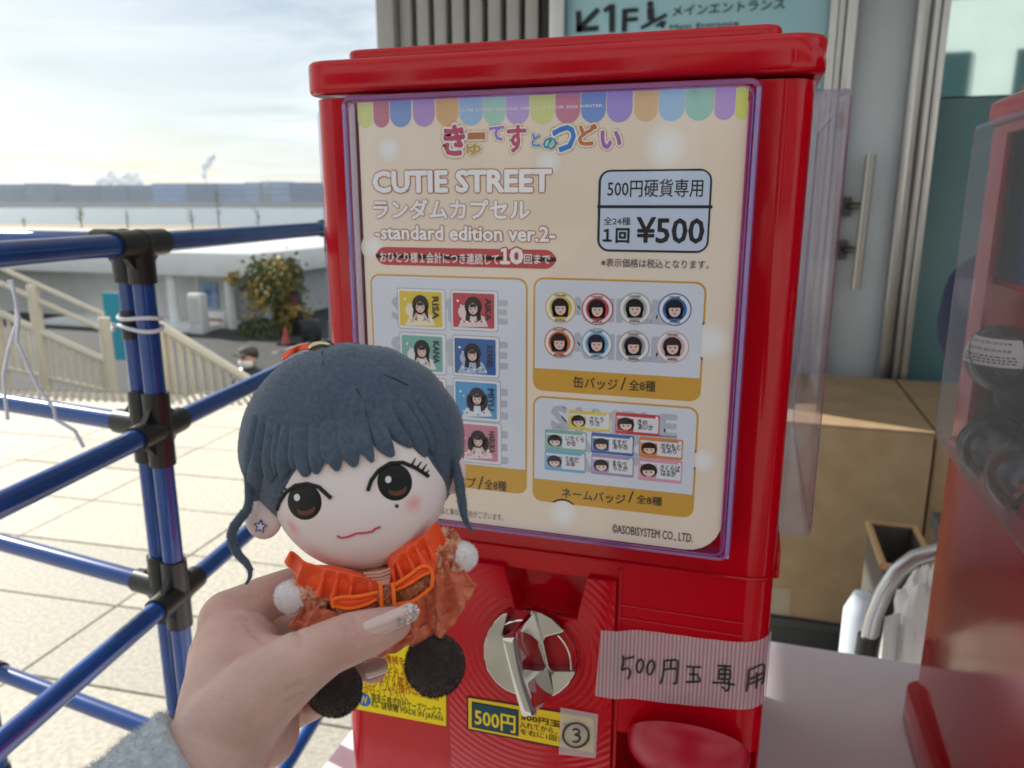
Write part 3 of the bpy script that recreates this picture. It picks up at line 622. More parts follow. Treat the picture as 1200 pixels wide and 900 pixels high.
# ================================================================== table and cloth
tb = thing('folding_table', 'folding table carrying both capsule machines under a white cloth', 'table', (.1, .7, 0))
ty0, ty1, tx0, tx1 = .34, 1.02, -.40, 1.4
obj('tabletop', MB().box(tx0+.01, tx1, ty0+.01, ty1-.01, TZ-.035, TZ-.008), M['white'], tb)
for x in (tx0+.08, tx1-.1):
    for y in (ty0+.08, ty1-.08): obj('leg', MB().tube([(x, y, 0), (x, y, TZ-.034)], .014, 10), M['steel'], tb)
def cloth(u, v):
    # u across x, v around: 0..1 front hem -> top -> back hem
    x = tx0-.30+u*(tx1-tx0+.30); L0 = .30; Lt = ty1-ty0; s_ = v*(Lt+2*L0); z = TZ-.004; y = ty0
    if s_ < L0: y = ty0-.01-.02*(1-s_/L0)+.012*math.sin(x*26)*(1-s_/L0); z -= (L0-s_)
    elif s_ < L0+Lt: y = ty0+(s_-L0)
    else: y = ty1+.01+.012*math.sin(x*23+1)*((s_-L0-Lt)/L0); z -= (s_-L0-Lt)
    if x < tx0: q_ = tx0-x; z = min(z, TZ-.004-q_); x = tx0-.008-.010*math.sin(y*24+1)*min(1, q_*8)-q_*.12
    return V3((x, y, z))
o = obj('tablecloth', MB().grid(cloth, 120, 90), M['cloth'], loc=(tx0, ty0, TZ)); tag(o, 'white cloth draped over the table under the machines', 'tablecloth')

# ================================================================== blue pipe racks
mid = far(187, 508, .97); RX, RY = mid.x, mid.y
dD = V3((-math.sin(rad(8.5)), math.cos(rad(8.5)), 0)); dL = V3((-math.sin(rad(82.8)), math.cos(rad(82.8)), 0))
P0 = V3((RX, RY, 0)); P1 = P0+dL*.030+dD*.006
zs_ = (1.293, 1.064, .838, .60, .36)
pr_r = .0128
def joint(p, dirs, par, r=.0165, l=.047):
    mb = MB()
    for d in dirs: mb.tube([p-d*.001, p+d*l], [r, r*.98], 14)
    mb.ball(p, r*1.04, 14, 10)
    ds = [V3(d) for d in dirs]
    for i in range(len(ds)):                      # webs between sockets
        for j in range(i+1, len(ds)):
            if abs(ds[i].dot(ds[j])) < .5:
                n_ = ds[i].cross(ds[j]).normalized()*.0035; a1, b1 = p+ds[i]*l*.99, p+ds[j]*l*.99
                mb.prism([p-n_, a1-n_, b1-n_], [p+n_, a1+n_, b1+n_])
    return obj('joint', mb, M['joint'], par)
UPZ = V3((0, 0, 1))
ra = thing('pipe_rack', 'blue pipe rack with bars running back behind the machine', 'rack', P0, 'blue pipe racks tied together')
rb = thing('pipe_rack', 'blue pipe rack with bars running off to the left edge', 'rack', P1, 'blue pipe racks tied together')
LA = .61; LB = .62
for (p, base) in ((P0, ra), (P0+dD*LA, ra), (P0-dD*LB, ra)):
    obj('pipe', MB().tube([p+V3((0, 0, .01)), p+V3((0, 0, zs_[0]))], pr_r, 20), M['pipe'], base); obj('foot', MB().tube([p, p+V3((0, 0, .03))], .017, 12), M['joint'], base)
for z in zs_:
    c = P0+UPZ*z; off = dD*0
    obj('pipe', MB().tube([c+dD*.012, c+dD*(LA-.012)], pr_r, 20), M['pipe'], ra); obj('pipe', MB().tube([c-dD*.012, c-dD*(LB-.012)], pr_r, 20), M['pipe'], ra)
    ud = [UPZ, -UPZ] if z != zs_[0] else [-UPZ]
    joint(c, [dD, -dD]+ud, ra); joint(c+dD*LA, [-dD]+ud+([V3((dD.y, -dD.x, 0))]), ra); joint(c-dD*LB, [dD]+ud, ra)
LW = .44
for p in (P1, P1+dL*LW):
    obj('pipe', MB().tube([p+V3((0, 0, .01)), p+V3((0, 0, zs_[0]))], pr_r, 20), M['pipe'], rb); obj('foot', MB().tube([p, p+V3((0, 0, .03))], .017, 12), M['joint'], rb)
for z in zs_:
    c = P1+UPZ*z
    obj('pipe', MB().tube([c+dL*.012, c+dL*(LW-.012)], pr_r, 20), M['pipe'], rb)
    ud = [UPZ, -UPZ] if z != zs_[0] else [-UPZ]
    joint(c, [dL]+ud, rb); joint(c+dL*LW, [-dL]+ud, rb)
# cord wrapped round the two posts
mc = (P0+P1)/2; cm_ = MB()
for (z0, wob) in ((onY(160, 372, mc.y).z, .002), (onY(160, 384, mc.y).z, -.002)):
    pts = []
    for k in range(41):
        a0 = 2*math.pi*k/40*1.0; e = dL*(math.cos(a0)*.034)+dD*(math.sin(a0)*.018); pts.append(mc+e+UPZ*(z0+wob*math.sin(a0*2)+.0012*k/40))
    cm_.tube(pts, .0024, 8)
pts = [mc+dL*.034+UPZ*(onY(160, 384, mc.y).z), mc+dL*.046-dD*.004+UPZ*(onY(160, 384, mc.y).z+.003), mc+dL*.040-dD*.01+UPZ*(onY(160, 388, mc.y).z), mc+dL*.03-dD*.017+UPZ*(onY(160, 380, mc.y).z)]
cm_.tube(pts, .0024, 8)
o = obj('tie_cord', cm_, M['cord'], loc=mc+UPZ*1.19); tag(o, 'white cord wound twice round the paired blue posts', 'cord')
o = obj('black_band', MB().tube([P1+UPZ*(onY(140, 366, P1.y).z+.004), P1+UPZ*(onY(140, 395, P1.y).z)], .0141, 18), M['joint'], rb)
# loose white strings on the left pipe
for i, (pts, lb) in enumerate(((((10, 328), (20, 352), (19, 380), (10, 410), (4, 440), (6, 465), (9, 492)), 'white string hanging left of the other over the middle pipe'),
                               (((14, 328), (22, 372), (20, 400), (33, 430), (45, 455), (63, 478), (66, 492), (88, 505), (98, 524)), 'white string trailing right over the middle pipe'))):
    q = [far(x, y, .93-.01*i) for x, y in pts]; s2 = []
    for k in range(len(q)-1):
        for u in (0, .33, .66): s2.append(q[k].lerp(q[k+1], u))
    o = obj('string', MB().tube(s2+[q[-1]], .0022, 7), M['cord'], loc=q[0]); tag(o, lb, 'string', 'white strings on the pipe rack')

hz = obj('haze', MB().box(-1500, 900, -60, 1300, -5.6, 34), M['joints'], recalc=False); tag(hz, kind='stuff')
hm_ = bpy.data.materials.new('haze_air'); hm_.use_nodes = True; t_ = hm_.node_tree; t_.nodes.clear(); o_ = t_.nodes.new('ShaderNodeOutputMaterial'); v_ = t_.nodes.new('ShaderNodeVolumePrincipled')
v_.inputs['Color'].default_value = (.82, .90, 1, 1); v_.inputs['Density'].default_value = .00018; v_.inputs['Anisotropy'].default_value = .3; t_.links.new(v_.outputs[0], o_.inputs['Volume']); hz.data.materials.clear(); hz.data.materials.append(hm_)

# ================================================================== CAPSULE MACHINE
MX0, MX1, MY0, MY1 = -.302, .029, .50, .90
ZB, ZC, ZT = TZ, 1.411, 1.431
mroot = thing('capsule_machine', 'red capsule machine with the yellow-beige price poster and chrome turning handle', 'capsule machine', ((MX0+MX1)/2, .7, TZ), 'red capsule machines on the table')
def prismz(x0, x1, y0, y1, z0, z1, r): q = rrect(x0, x1, y0, y1, r, 8); return MB().prism([(a, b, z0) for a, b in q], [(a, b, z1) for a, b in q])
hs = obj('housing', prismz(MX0, MX1, MY0, MY1, ZB+.02, ZC-.001, .019), M['red'], mroot)
def cutbox(*a):
    mb = MB().box(*a); off = wloc(mroot); mb.v = [v for v in mb.v]; return mb
boolcut(hs, [cutbox(MX0+.004, MX1-.004, .53, .88, 1.125, 1.402), MB().prism([(onY(590, 668, .4995).x, .48, 1.079), (onY(688, 676, .4995).x, .48, 1.079), (onY(676, 716, .4995).x, .48, 1.046), (onY(604, 712, .4995).x, .48, 1.046)], [(onY(590, 668, .4995).x, .516, 1.079), (onY(688, 676, .4995).x, .516, 1.079), (onY(676, 716, .4995).x, .516, 1.046), (onY(604, 712, .4995).x, .516, 1.046)]), cutbox(MX0+.036, -.002, .3, .87, 1.125, 1.402), cutbox(-.5, .3, .565, .835, 1.125, 1.402),
             cutbox(-.079, .0265, .3, .62, .80, .9585)])
obj('base', prismz(MX0-.010, MX1+.010, MY0-.012, MY1+.008, ZB, ZB+.046, .022), M['red'], mroot, bevel=.003)
obj('seam_ridge', prismz(MX0-.0022, MX1+.0022, MY0-.0022, MY1+.002, 1.0935, 1.0955, .021), M['red'], mroot, bevel=.0006, seg=1)
cap = obj('cap', prismz(MX0-.004, MX1+.005, MY0-.006, MY1+.005, ZC+.0015, ZT+.003, .021), M['red'], mroot, bevel=.0035, seg=3)
obj('cap_lid', prismz(-.2895, .0085, .53, .87, ZT+.0035, 1.4465, .012), M['red'], mroot, bevel=.0028, seg=3)
# side trim under the covers
for s_, x in ((-1, MX0), (1, MX1)):
    obj('side_trim', MB().box(*( (x-.004, x-.0002) if s_ < 0 else (x+.0002, x+.004)), .53, .875, 1.082, 1.104), M['red'], mroot, bevel=.0015)
# clear covers
def cover(kind):
    if kind == 'front':
        x0, x1, z0, z1 = onY(397, 110, .475).x, onY(895, 90, .475).x, onY(862, 662, .475).z, onY(700, 98, .475).z
        f = lambda q, d: V3((q[0], .4995-d, q[1])); dep = .0245
    else:
        x0, x1, z0, z1 = .55, .85, 1.106, 1.4105
        f = (lambda q, d: V3((MX1+.0005+d, q[0], q[1]))) if kind == 'right' else (lambda q, d: V3((MX0-.0005-d, q[0], q[1]))); dep = .024
    R_ = .007; b = .0035
    prof = [(0, 0), (0, dep-b), (b*.3, dep-b*.3), (b, dep)]
    rim = MB(); rings = []
    for ins, d in prof: rings.append([f(q, d) for q in rrect(x0+ins, x1-ins, z0+ins, z1-ins, max(.001, R_-ins), 6)])
    n = len(rings[0]); rim.add(sum(rings, []), [(i*n+j, i*n+(j+1) % n, (i+1)*n+(j+1) % n, (i+1)*n+j) for i in range(len(rings)-1) for j in range(n)])
    c = obj('clear_cover', MB().add(rings[-1], [tuple(range(n))]), M['cover'], mroot, recalc=False)
    wm_ = M['coverwall' if kind == 'front' else 'coverwall2']; wl = obj('cover_wall', rim, wm_, c)
    # thin flange the cover clips in with
    r2 = [[f(q, .0006) for q in rrect(x0-e, x1+e, z0-e, z1+e, R_+e, 6)] for e in (0, .0022)] if kind != 'front' else None
    ins = .0045                       # inner lip line that the moulding leaves on the face
    q = [f(p, dep-.0004) for p in rrect(x0+ins, x1-ins, z0+ins, z1-ins, R_, 6)]
    obj('cover_lip', MB().tube(q+[q[0]], .00055, 5, caps=False), wm_, c)
    return c
fc = cover('front'); cover('left'); cover('right')
M['bead'] = clearmat('sky_streak', (.97, .96, .99), (.80, .78, .90), k=.4, milky=.45, mc_=(.82, .78, .88)); M['streakm'] = clearmat('refraction_streak', (.90, .45, .78), (.70, .20, .60), k=.4, milky=.25, mc_=(.7, .08, .4))  # milky strips colour in sky glints and refracted red along the cover edges
for px, m_, r_ in ((402, M['bead'], .0009), (411, M['bead'], .0021), (890, M['bead'], .0013), (882, M['streakm'], .0013)):
    p = onY(px, 108 if px < 600 else 98, .4778); obj('cover_streak', MB().tube([(p.x, .4778, 1.118), (p.x, .4778, 1.403)], r_, 12), m_, fc)
# raised mechanism panel with the coin recess cut into its top
PY = MY0-.0052
pz = lambda px, py: onY(px, py, PY)
k0, k1 = pz(523, 660), pz(722, 676)
PX0, PX1, PZ1, PZ0 = k0.x, k1.x, 1.081, .862
r1, r2, r3, r4 = pz(590, 668), pz(688, 676), pz(676, 716), pz(604, 712)
outl = [(PX0, PZ0), (PX1, PZ0), (PX1, PZ1), (r2.x, PZ1), (r3.x, 1.047), (r4.x, 1.047), (r1.x, PZ1), (PX0, PZ1)]
pm = mat('red_panel_ridged', (.48, .0012, .010), .2, spec=.35)
t_ = pm.node_tree; co = t_.nodes.new('ShaderNodeTexCoord'); mp = t_.nodes.new('ShaderNodeMapping'); wv = t_.nodes.new('ShaderNodeTexWave'); wv.wave_type = 'RINGS'; wv.rings_direction = 'Y'
kc = pz(624, 765); kr = wloc(mroot)
mp.inputs['Location'].default_value = (-(kc.x-kr.x), 0, -(kc.z-kr.z)); t_.links.new(co.outputs['Object'], mp.inputs[0]); t_.links.new(mp.outputs[0], wv.inputs[0]); wv.inputs['Scale'].default_value = 62
bp = t_.nodes.new('ShaderNodeBump'); bp.inputs['Strength'].default_value = .4; bp.inputs['Distance'].default_value = .0006; t_.links.new(wv.outputs['Fac'], bp.inputs['Height']); t_.links.new(bp.outputs[0], t_.nodes['Principled BSDF'].inputs['Normal'])
panel = obj('mechanism_panel', MB().prism([(a, MY0-.0003, b) for a, b in outl], [(a, PY, b) for a, b in outl]), pm, mroot, bevel=.0009)
obj('coin_slot', MB().box(r4.x+.006, r3.x-.006, MY0-.004, MY0+.002, 1.044, 1.0465), M['black'], panel)
# knob
kn = panel
KZ = kc
def disc(r0, y0, y1, m, name, par, a0=0, a1=360, c=None, n=48, bev=0, poly=None):
    pts = poly or [(kc.x+r0*math.cos(rad(a0+(a1-a0)*i/n)), kc.z+r0*math.sin(rad(a0+(a1-a0)*i/n))) for i in range(n if a1-a0 == 360 else n+1)]
    return obj(name, MB().prism([(a, y0, b) for a, b in pts], [(a, y1, b) for a, b in pts]), m, par, bevel=bev, ang=12)
hd = thing('turning_handle', '', None, kr); hd.parent = mroot; hd.location = (0, 0, 0)
for k_ in list(hd.keys()): del hd[k_]
disc(.034, PY-.0003, PY-.0035, M['red'], 'dial_plate', hd, bev=.001)
KY = PY-.0105
R1 = .0305
def dialpoly(pxs): return [(onY(x, y, KY).x, onY(x, y, KY).z) for x, y in pxs]
z6 = lambda x, y: (540+x/4.5, 660+y/4.5)
cres = [z6(*p) for p in [(248, 262), (215, 272), (175, 310), (140, 365), (122, 430), (122, 500), (140, 565), (180, 625), (235, 670), (290, 692), (350, 700), (470, 702), (480, 690), (430, 520), (385, 560), (360, 590), (345, 570), (290, 380), (215, 380)]]
disc(0, PY-.0036, KY, M['chrome'], 'dial', hd, poly=dialpoly(cres), bev=.0005)
rt_ = [z6(*p) for p in [(372, 248), (420, 258), (480, 290), (545, 352), (535, 362), (450, 385), (435, 410), (462, 545), (480, 568), (600, 566), (602, 580), (565, 640), (520, 680), (482, 700), (470, 640), (400, 400), (312, 388)]]
disc(0, PY-.0036, KY-.0006, M['chrome'], 'dial', hd, poly=dialpoly(rt_), bev=.0005)
# the upright blade of the handle
b0, b1 = onY(*z6(372, 262), KY), onY(*z6(478, 690), KY); f0, f1 = onY(*z6(252, 392), KY-.026), onY(*z6(360, 808), KY-.028)
dv = (V3((b1.x-b0.x, 0, b1.z-b0.z))).normalized(); nv = V3((dv.z, 0, -dv.x))
bl = MB(); n = 14; ring = []
for i in range(n+1):
    u = i/n
    pb = b0.lerp(b1, u); pf = f0.lerp(f1, u); wb_ = .0022; wf = .0052-.0008*math.sin(u*math.pi)
    pf = pf+V3((0, .004*math.sin(u*math.pi), 0))*0+nv*.0015*math.sin(u*math.pi)
    ring += [pb-nv*wb_, pb+nv*wb_, pb.lerp(pf, .82)+nv*wb_, pf+nv*wf+V3((0, .003, 0)), pf+nv*wf, pf-nv*wf, pf-nv*wf+V3((0, .003, 0)), pb.lerp(pf, .82)-nv*wb_]
bl.add(ring, [(i*8+j, i*8+(j+1) % 8, (i+1)*8+(j+1) % 8, (i+1)*8+j) for i in range(n) for j in range(8)]+[tuple(range(7, -1, -1)), tuple(n*8+j for j in range(8))])
obj('grip_blade', bl, M['chrome'], hd, bevel=.0006)
# clear collar ring around the dial
q = [(kc.x+.0338*math.cos(a*math.pi/32), PY-.0012, kc.z+.0338*math.sin(a*math.pi/32)) for a in range(65)]
obj('dial_collar', MB().tube(q, .0009, 6, caps=False), M['clear'], hd)
q = [(kc.x+.0312*math.cos(a*math.pi/32), KY+.0022, kc.z+.0312*math.sin(a*math.pi/32)) for a in range(65)]
obj('dial_rim', MB().tube(q, .0007, 8, caps=False), M['chrome'], hd)
# horizontal grooves right of the panel
for py in (712, 727): q = onY(800, py+8, MY0); obj('groove_ridge', MB().box(PX1+.002, .012, MY0-.0012, MY0-.0001, q.z-.0008, q.z+.0008), M['red'], mroot, bevel=.0004, seg=1)
obj('seam_strip', MB().box(PX1+.001, PX1+.0035, MY0-.0016, MY0-.0001, .86, 1.09), M['red'], mroot, bevel=.0005, seg=1)
# prize chute: a dark opening with a rounded flap hanging in it
fcn = onY(806, 868, .495)
fl = MB()
def flap(u, v):        # a bulging hood: part of an ellipsoid, pointed at both ends
    a = math.pi*(u-.5)*.98; b_ = -1.2+v*2.2
    return V3((fcn.x+.0435*math.sin(a), .4985-.022*math.cos(a)**1.2*math.cos(b_*.85), fcn.z-.004+.030*math.sin(b_)*math.cos(a)**.9-.004*(1-math.cos(a))))
fl.grid(flap, 48, 24)
fo = obj('chute_flap', fl, M['red2'], mroot)
obj('chute_tray', MB().box(-.077, .0245, .502, .60, .801, .806), M['red'], mroot)
# stickers
sy = Sheet(MY0-.0004, mroot)
def quad(s, pts, col, lay, name, parent=None, **k): return s.shape(pts, col, lay, name, parent)
cs = quad(sy, [(418, 831), (523, 851), (522, 752), (418, 738)], 'f0d800', 1, 'caution_sticker', mroot)
def tx(s, st, lb, rt, col, par, bold=.0, lay=3): return s.text(st, lb, rt, col, lay, bold, parent=par)
for k_, st_ in enumerate(('絶対に機械をゆすらない', 'でください。倒れてケガを', 'するおそれがあります。', 'お子様が６歳未満の場合、', 'ハンドルの操作は保護者')):
    y_ = 771.5+8.1*k_; tx(sy, st_, (428, y_), (515, y_+6.2), 'b03010', cs, .008)
tx(sy, 'が行って下さい。', (427, 812), (477.5, 811.5), 'b03010', cs, .008)
tx(sy, '製造元:株式会社ケーズワークス', (436, 822), (517, 828.3), '141414', cs, .012); tx(sy, 'KS- 謎號機 MADE IN JAPAN', (436, 829.8), (518.7, 837.2), '141414', cs, .008)
sy.disc((426.5, 819.5), 11.5, '1868b8', 3, 'logo_disc', cs); sy.text('W', (422.5, 823.5), (430.5, 816), 'd8c060', 4, .03, parent=cs); 
sp = Sheet(PY-.0003, mroot)
ps = quad(sp, [(547, 855), (697, 885), (697, 840), (547, 815.5)], '101010', 1, 'price_sticker', panel)
quad(sp, [(549, 853.5), (695.5, 882.5), (695.5, 841.5), (549, 817.5)], 'ecc420', 2, 'yellow_field', panel)
quad(sp, [(553, 852), (608, 862.5), (608, 831.5), (553, 821.5)], '101010', 3, 'coin_field', panel)
quad(sp, [(554.5, 851), (606.5, 861), (606.5, 832.5), (554.5, 823)], '0f4654', 4, 'coin_field', panel)
sp.text('500円', (557, 849), (604, 839), 'f0d020', 6, .02, parent=panel)
sp.text('500円玉を1枚', (611, 843), (692, 851.5), '201808', 6, .03, parent=panel)
sp.text('入れてから、ハンドル', (609, 851.5), (692, 861), '201808', 6, .01, parent=panel); sp.text('を右に1回まわして', (610, 859.5), (692, 869.5), '201808', 6, .01, parent=panel)
# tapes
tmat = mat('ribbed_tape', (.62, .55, .62), .35); tt = tmat.node_tree; co = tt.nodes.new('ShaderNodeTexCoord'); wv = tt.nodes.new('ShaderNodeTexWave'); wv.bands_direction = 'X'; wv.inputs['Scale'].default_value = 118
tt.links.new(co.outputs['Object'], wv.inputs[0]); tp_ = tt.nodes['Principled BSDF']; ma = tt.nodes.new('ShaderNodeMapRange'); ma.inputs['To Min'].default_value = .34; ma.inputs['To Max'].default_value = .66; tt.links.new(wv.outputs['Fac'], ma.inputs[0]); tt.links.new(ma.outputs[0], tp_.inputs['Alpha'])
bp = tt.nodes.new('ShaderNodeBump'); bp.inputs['Strength'].default_value = .6; bp.inputs['Distance'].default_value = .0004; tt.links.new(wv.outputs['Fac'], bp.inputs['Height']); tt.links.new(bp.outputs[0], tp_.inputs['Normal'])
tY = MY0-.0062
def body_surf(x):     # follows the rounded corner of the housing
    r = .019; xc = MX1-r
    if x <= xc: return None
    return None
A_, B_, C_, D_ = onY(704, 739, tY), onY(697, 817, tY), onY(908, 760, tY), onY(900, 842, tY)
def tapef(u, v):
    # arc-length along the front then round the corner and back along the side
    r = .0200; xs = A_.x+(B_.x-A_.x)*v; flat_end = MX1-.019; Lf = flat_end-xs; La = r*math.pi/2; Lt = Lf+La+.030; s_ = u*Lt
    zt1 = A_.z+(C_.z-A_.z)*min(1, s_/(C_.x-A_.x)); zb1 = B_.z+(D_.z-B_.z)*min(1, s_/(D_.x-B_.x)); z = zt1+(zb1-zt1)*v+.0008*math.sin(u*9+v*2)
    lift = .0014+.0042*max(0, 1-max(0, (xs+s_-PX1-.003))/.012) if s_ < .1 else .0014
    if s_ < Lf: return V3((xs+s_, MY0-lift-.0004*abs(math.sin(s_*160)), z))
    if s_ < Lf+La: a = (s_-Lf)/r; return V3((flat_end+(r+.0004)*math.sin(a), MY0+.019-(r+.0004)*math.cos(a), z))
    return V3((MX1+.0016, MY0+.019+(s_-Lf-La), z))
tape = obj('tape_label', MB().grid(tapef, 90, 8), tmat, mroot)
z7 = lambda x, y: (660+x/4.5, 700+y/4.5)
st = [[(315, 312), (318, 345), (308, 388)], [(318, 330), (345, 330), (372, 328)], [(310, 388), (335, 380), (352, 398), (350, 420), (338, 440)],
      [(398, 345), (384, 365), (382, 395), (392, 415), (404, 412), (418, 385), (418, 355), (408, 343), (398, 345)], [(462, 348), (444, 365), (436, 395), (442, 422), (456, 425), (475, 398), (478, 365), (470, 350), (460, 350)],
      [(530, 350), (528, 400), (518, 450), (508, 473)], [(530, 350), (560, 348), (598, 346), (602, 362), (597, 430), (594, 470), (586, 474), (578, 468)], [(566, 352), (562, 392)], [(528, 398), (560, 393), (596, 394)],
      [(648, 382), (690, 384), (724, 385)], [(684, 386), (682, 420), (684, 462)], [(662, 424), (690, 422), (712, 424)], [(645, 464), (690, 462), (724, 460)], [(706, 434), (722, 452)],
      [(812, 376), (850, 380), (885, 382)], [(852, 372), (850, 420), (848, 466)], [(822, 396), (818, 448)], [(822, 396), (870, 398), (882, 402), (878, 450)], [(822, 422), (850, 422), (878, 424)], [(818, 448), (850, 447), (878, 450)],
      [(785, 468), (840, 468), (905, 479)], [(872, 455), (874, 500), (862, 514), (852, 504)], [(835, 488), (850, 500)],
      [(978, 405), (975, 460), (966, 518)], [(978, 405), (1020, 398), (1055, 400), (1062, 415), (1058, 470), (1056, 505), (1048, 510)], [(1020, 430), (1022, 470), (1018, 518)], [(985, 455), (1020, 450), (1055, 452)], [(982, 480), (1020, 478), (1052, 480)]]
def marks(strokes, fmap, r, Yf, par, name='handwriting'):
    mb = MB()
    for s_ in strokes:
        q = [onY(*fmap(*p), MY0-.006) for p in s_]; q = [V3((p.x, Yf(p), p.z)) for p in q]
        if len(q) > 2:   # round the corners a little
            o_ = [q[0]]
            for i in range(1, len(q)-1): o_ += [q[i].lerp(q[i-1], .25), q[i].lerp(q[i+1], .25)]
            q = o_+[q[-1]]
        mb.tube(q, r, 6, flat=(lambda p: V3((0, 1, 0)), .25))
    return obj(name, mb, M['black'], par)
marks(st, z7, .00075, lambda p: MY0-.0022-max(0, .0044*(1-max(0, (p.x-PX1-.003))/.012)) if p.x < MX1-.019 else MY0+.019-.0218*math.cos(math.asin(min(.97, (p.x-MX1+.019)/.0205))), tape)
tape2m = alphamat('clear_tape', (.66, .62, .62), .5, .3)
sq2 = Sheet(PY-.0022, mroot)
t2 = quad(sq2, [(655, 884), (698, 888.5), (701, 837), (657, 829)], tape2m, 1, 'number_tape', panel)
circ = [(70+68*math.cos(a*math.pi/10+.4), 718+64*math.sin(a*math.pi/10+.4)) for a in range(21)]
marks([circ, [(52, 690), (72, 684), (90, 694), (84, 710), (64, 716)], [(66, 716), (90, 722), (92, 742), (74, 755), (52, 750)]], z7, .00085, lambda p: PY-.0030, t2)

# second machine: same kind, the poster and labels face away from the camera
SHX = .516
skip = {'caution_sticker', 'tape_label'}
m2 = copy_tree(mroot); m2.location.x += SHX
tag(m2, 'red capsule machine cut off by the right edge, clear capsules behind its side cover', 'capsule machine')
gone = {}
for ch in m2.children_recursive:
    if ch.name.split('.')[0] in skip | {'number_tape'}: gone.update({o.name: o for o in [ch]+list(ch.children_recursive)})
for o in list(gone.values()): bpy.data.objects.remove(o, do_unlink=True)
# capsules
capd = mat('capsule_black', (.02, .02, .025), .25)
capc = clearmat('capsule_clear', (.80, .82, .84), (.32, .34, .36), rough=.05)
capg = mat('capsule_goods', (.06, .065, .075), .4, c2=(.2, .2, .22), vscale=60)
def capsule(c, r, label, tilt, bar=False):
    t = thing('capsule', label, 'capsule', V3(c)-V3((0, 0, r)), 'clear and black capsules in the machines'); c = V3(c)
    ax = Matrix.Rotation(tilt, 3, 'Y') @ Matrix.Rotation(tilt*1.7, 3, 'X'); A = [ax @ V3(v) for v in ((1, 0, 0), (0, 1, 0), (0, 0, 1))]
    def half(sg, q, e=0):
        return MB().grid(lambda u, v: c+(A[0]*math.cos(2*math.pi*u)*math.cos(v*math.pi/2)+A[1]*math.sin(2*math.pi*u)*math.cos(v*math.pi/2)+A[2]*sg*math.sin(v*math.pi/2))*(r*q)+A[2]*e, 36, 12)
    obj('lower_half', half(-1, 1), capd, t); obj('upper_half', half(1, .985), capc, t)
    q = [c+(A[0]*math.cos(a*math.pi/20)+A[1]*math.sin(a*math.pi/20))*r*1.012 for a in range(41)]
    obj('rim', MB().tube(q, r*.03, 6, caps=False), capd, t)
    obj('prize', MB().ball(c+A[2]*r*.1, (r*.6, r*.5, r*.55), 14, 10, disp=lambda d: 1+.3*pnoise(V3(d)*2+c*40)), capg, t)
    if bar:
        def pt(u, v, k=1.025):
            a = math.pi+.8+(u-.5)*2.0; b_ = .30+(v-.5)*.80
            return c+V3((math.cos(b_)*math.cos(a), math.cos(b_)*math.sin(a), math.sin(b_)))*r*k
        lb_ = obj('barcode_label', MB().grid(lambda u, v: pt(u, v), 14, 6), mat('label_paper', (.75, .75, .74), .5), t)
        mb = MB(); random.seed(5); u = .16
        while u < .84:
            w_ = random.choice((.006, .012, .02)); mb.add([pt(u, .52, 1.03), pt(u+w_, .52, 1.03), pt(u+w_, .88, 1.03), pt(u, .88, 1.03)], [(0, 1, 2, 3)]); u += w_+random.choice((.008, .014, .02))
        obj('barcode', mb, M['black'], lb_, recalc=False)
        mb = MB()
        for v in (.12, .22, .32):
            u = .1
            while u < .9: w_ = random.uniform(.02, .07); mb.add([pt(u, v, 1.03), pt(u+w_, v, 1.03), pt(u+w_, v+.045, 1.03), pt(u, v+.045, 1.03)], [(0, 1, 2, 3)]); u += w_+.02
        obj('small_print', mb, M['black'], lb_, recalc=False)
    return t
cx_ = .245
for (px, py, xx_, r, tl, br, lb) in ((1176, 420, .224, .031, .5, True, 'clear and black capsule with a white barcode label, topmost in the side window'),
                           (1166, 528, .224, .031, 1.2, False, 'capsule resting lower left in the side window of the second machine'),
                           (1204, 560, .224, .031, 2.0, False, 'capsule lower right in the side window, cut by the photo edge'),
                           (1200, 462, .26, .031, 2.6, False, 'dark capsule behind the barcode-labelled one'), (1192, 505, .262, .031, .9, False, 'dark capsule between the lower two, set back')):
    p = onX(px, py, xx_); capsule((p.x, p.y, p.z), r, lb, tl, br)
for i, (x, y, z) in enumerate(((.33, .62, 1.157), (.33, .72, 1.157), (.40, .66, 1.157), (.40, .75, 1.157), (.34, .68, 1.21))):
    capsule((x, y, z), .031, ['capsule at the front left floor of the heap inside the second machine', 'capsule at the rear left floor of the heap inside the second machine', 'capsule at the front right floor of the heap inside the second machine', 'capsule at the rear right floor of the heap inside the second machine', 'capsule lying on top of the heap deep inside the second machine'][i], i*.7)
p = onX(1186, 160, .236); q = onX(1186, 330, .236)
nb = thing('display_card', 'dark blue display card standing inside the second machine', 'card', (.236, .60, q.z))
obj('card', MB().box(.235, .2365, .57, p.y, q.z, p.z), mat('navy_card', (.02, .05, .14), .5), nb)
obj('card_base', MB().box(.232, .2395, .57, p.y, q.z-.006, q.z-.0002), M['red'], nb)

# ================================================================== PRICE POSTER
PYP = .4795
ptr = thing('price_poster', 'beige price poster with awning pattern and sample pictures inside the front cover', 'poster', (-.13, PYP, 1.125))
ps_ = Sheet(PYP, ptr)
x0, z1_ = onY(419, 118, PYP).x, onY(650, 110, PYP).z; x1 = onY(880, 104, PYP).x; z0_ = onY(780, 641, PYP).z
paper = mat('poster_paper', (.86, .74, .60), .4, c2=(.90, .81, .70), vscale=7, detail=2)
back = MB().add([V3((a, PYP, b)) for a, b in rrect(x0, x1, z0_, z1_, (.012, .012, .004, .022))], [tuple(range(28))])
obj('sheet', back, paper, ptr, recalc=False)
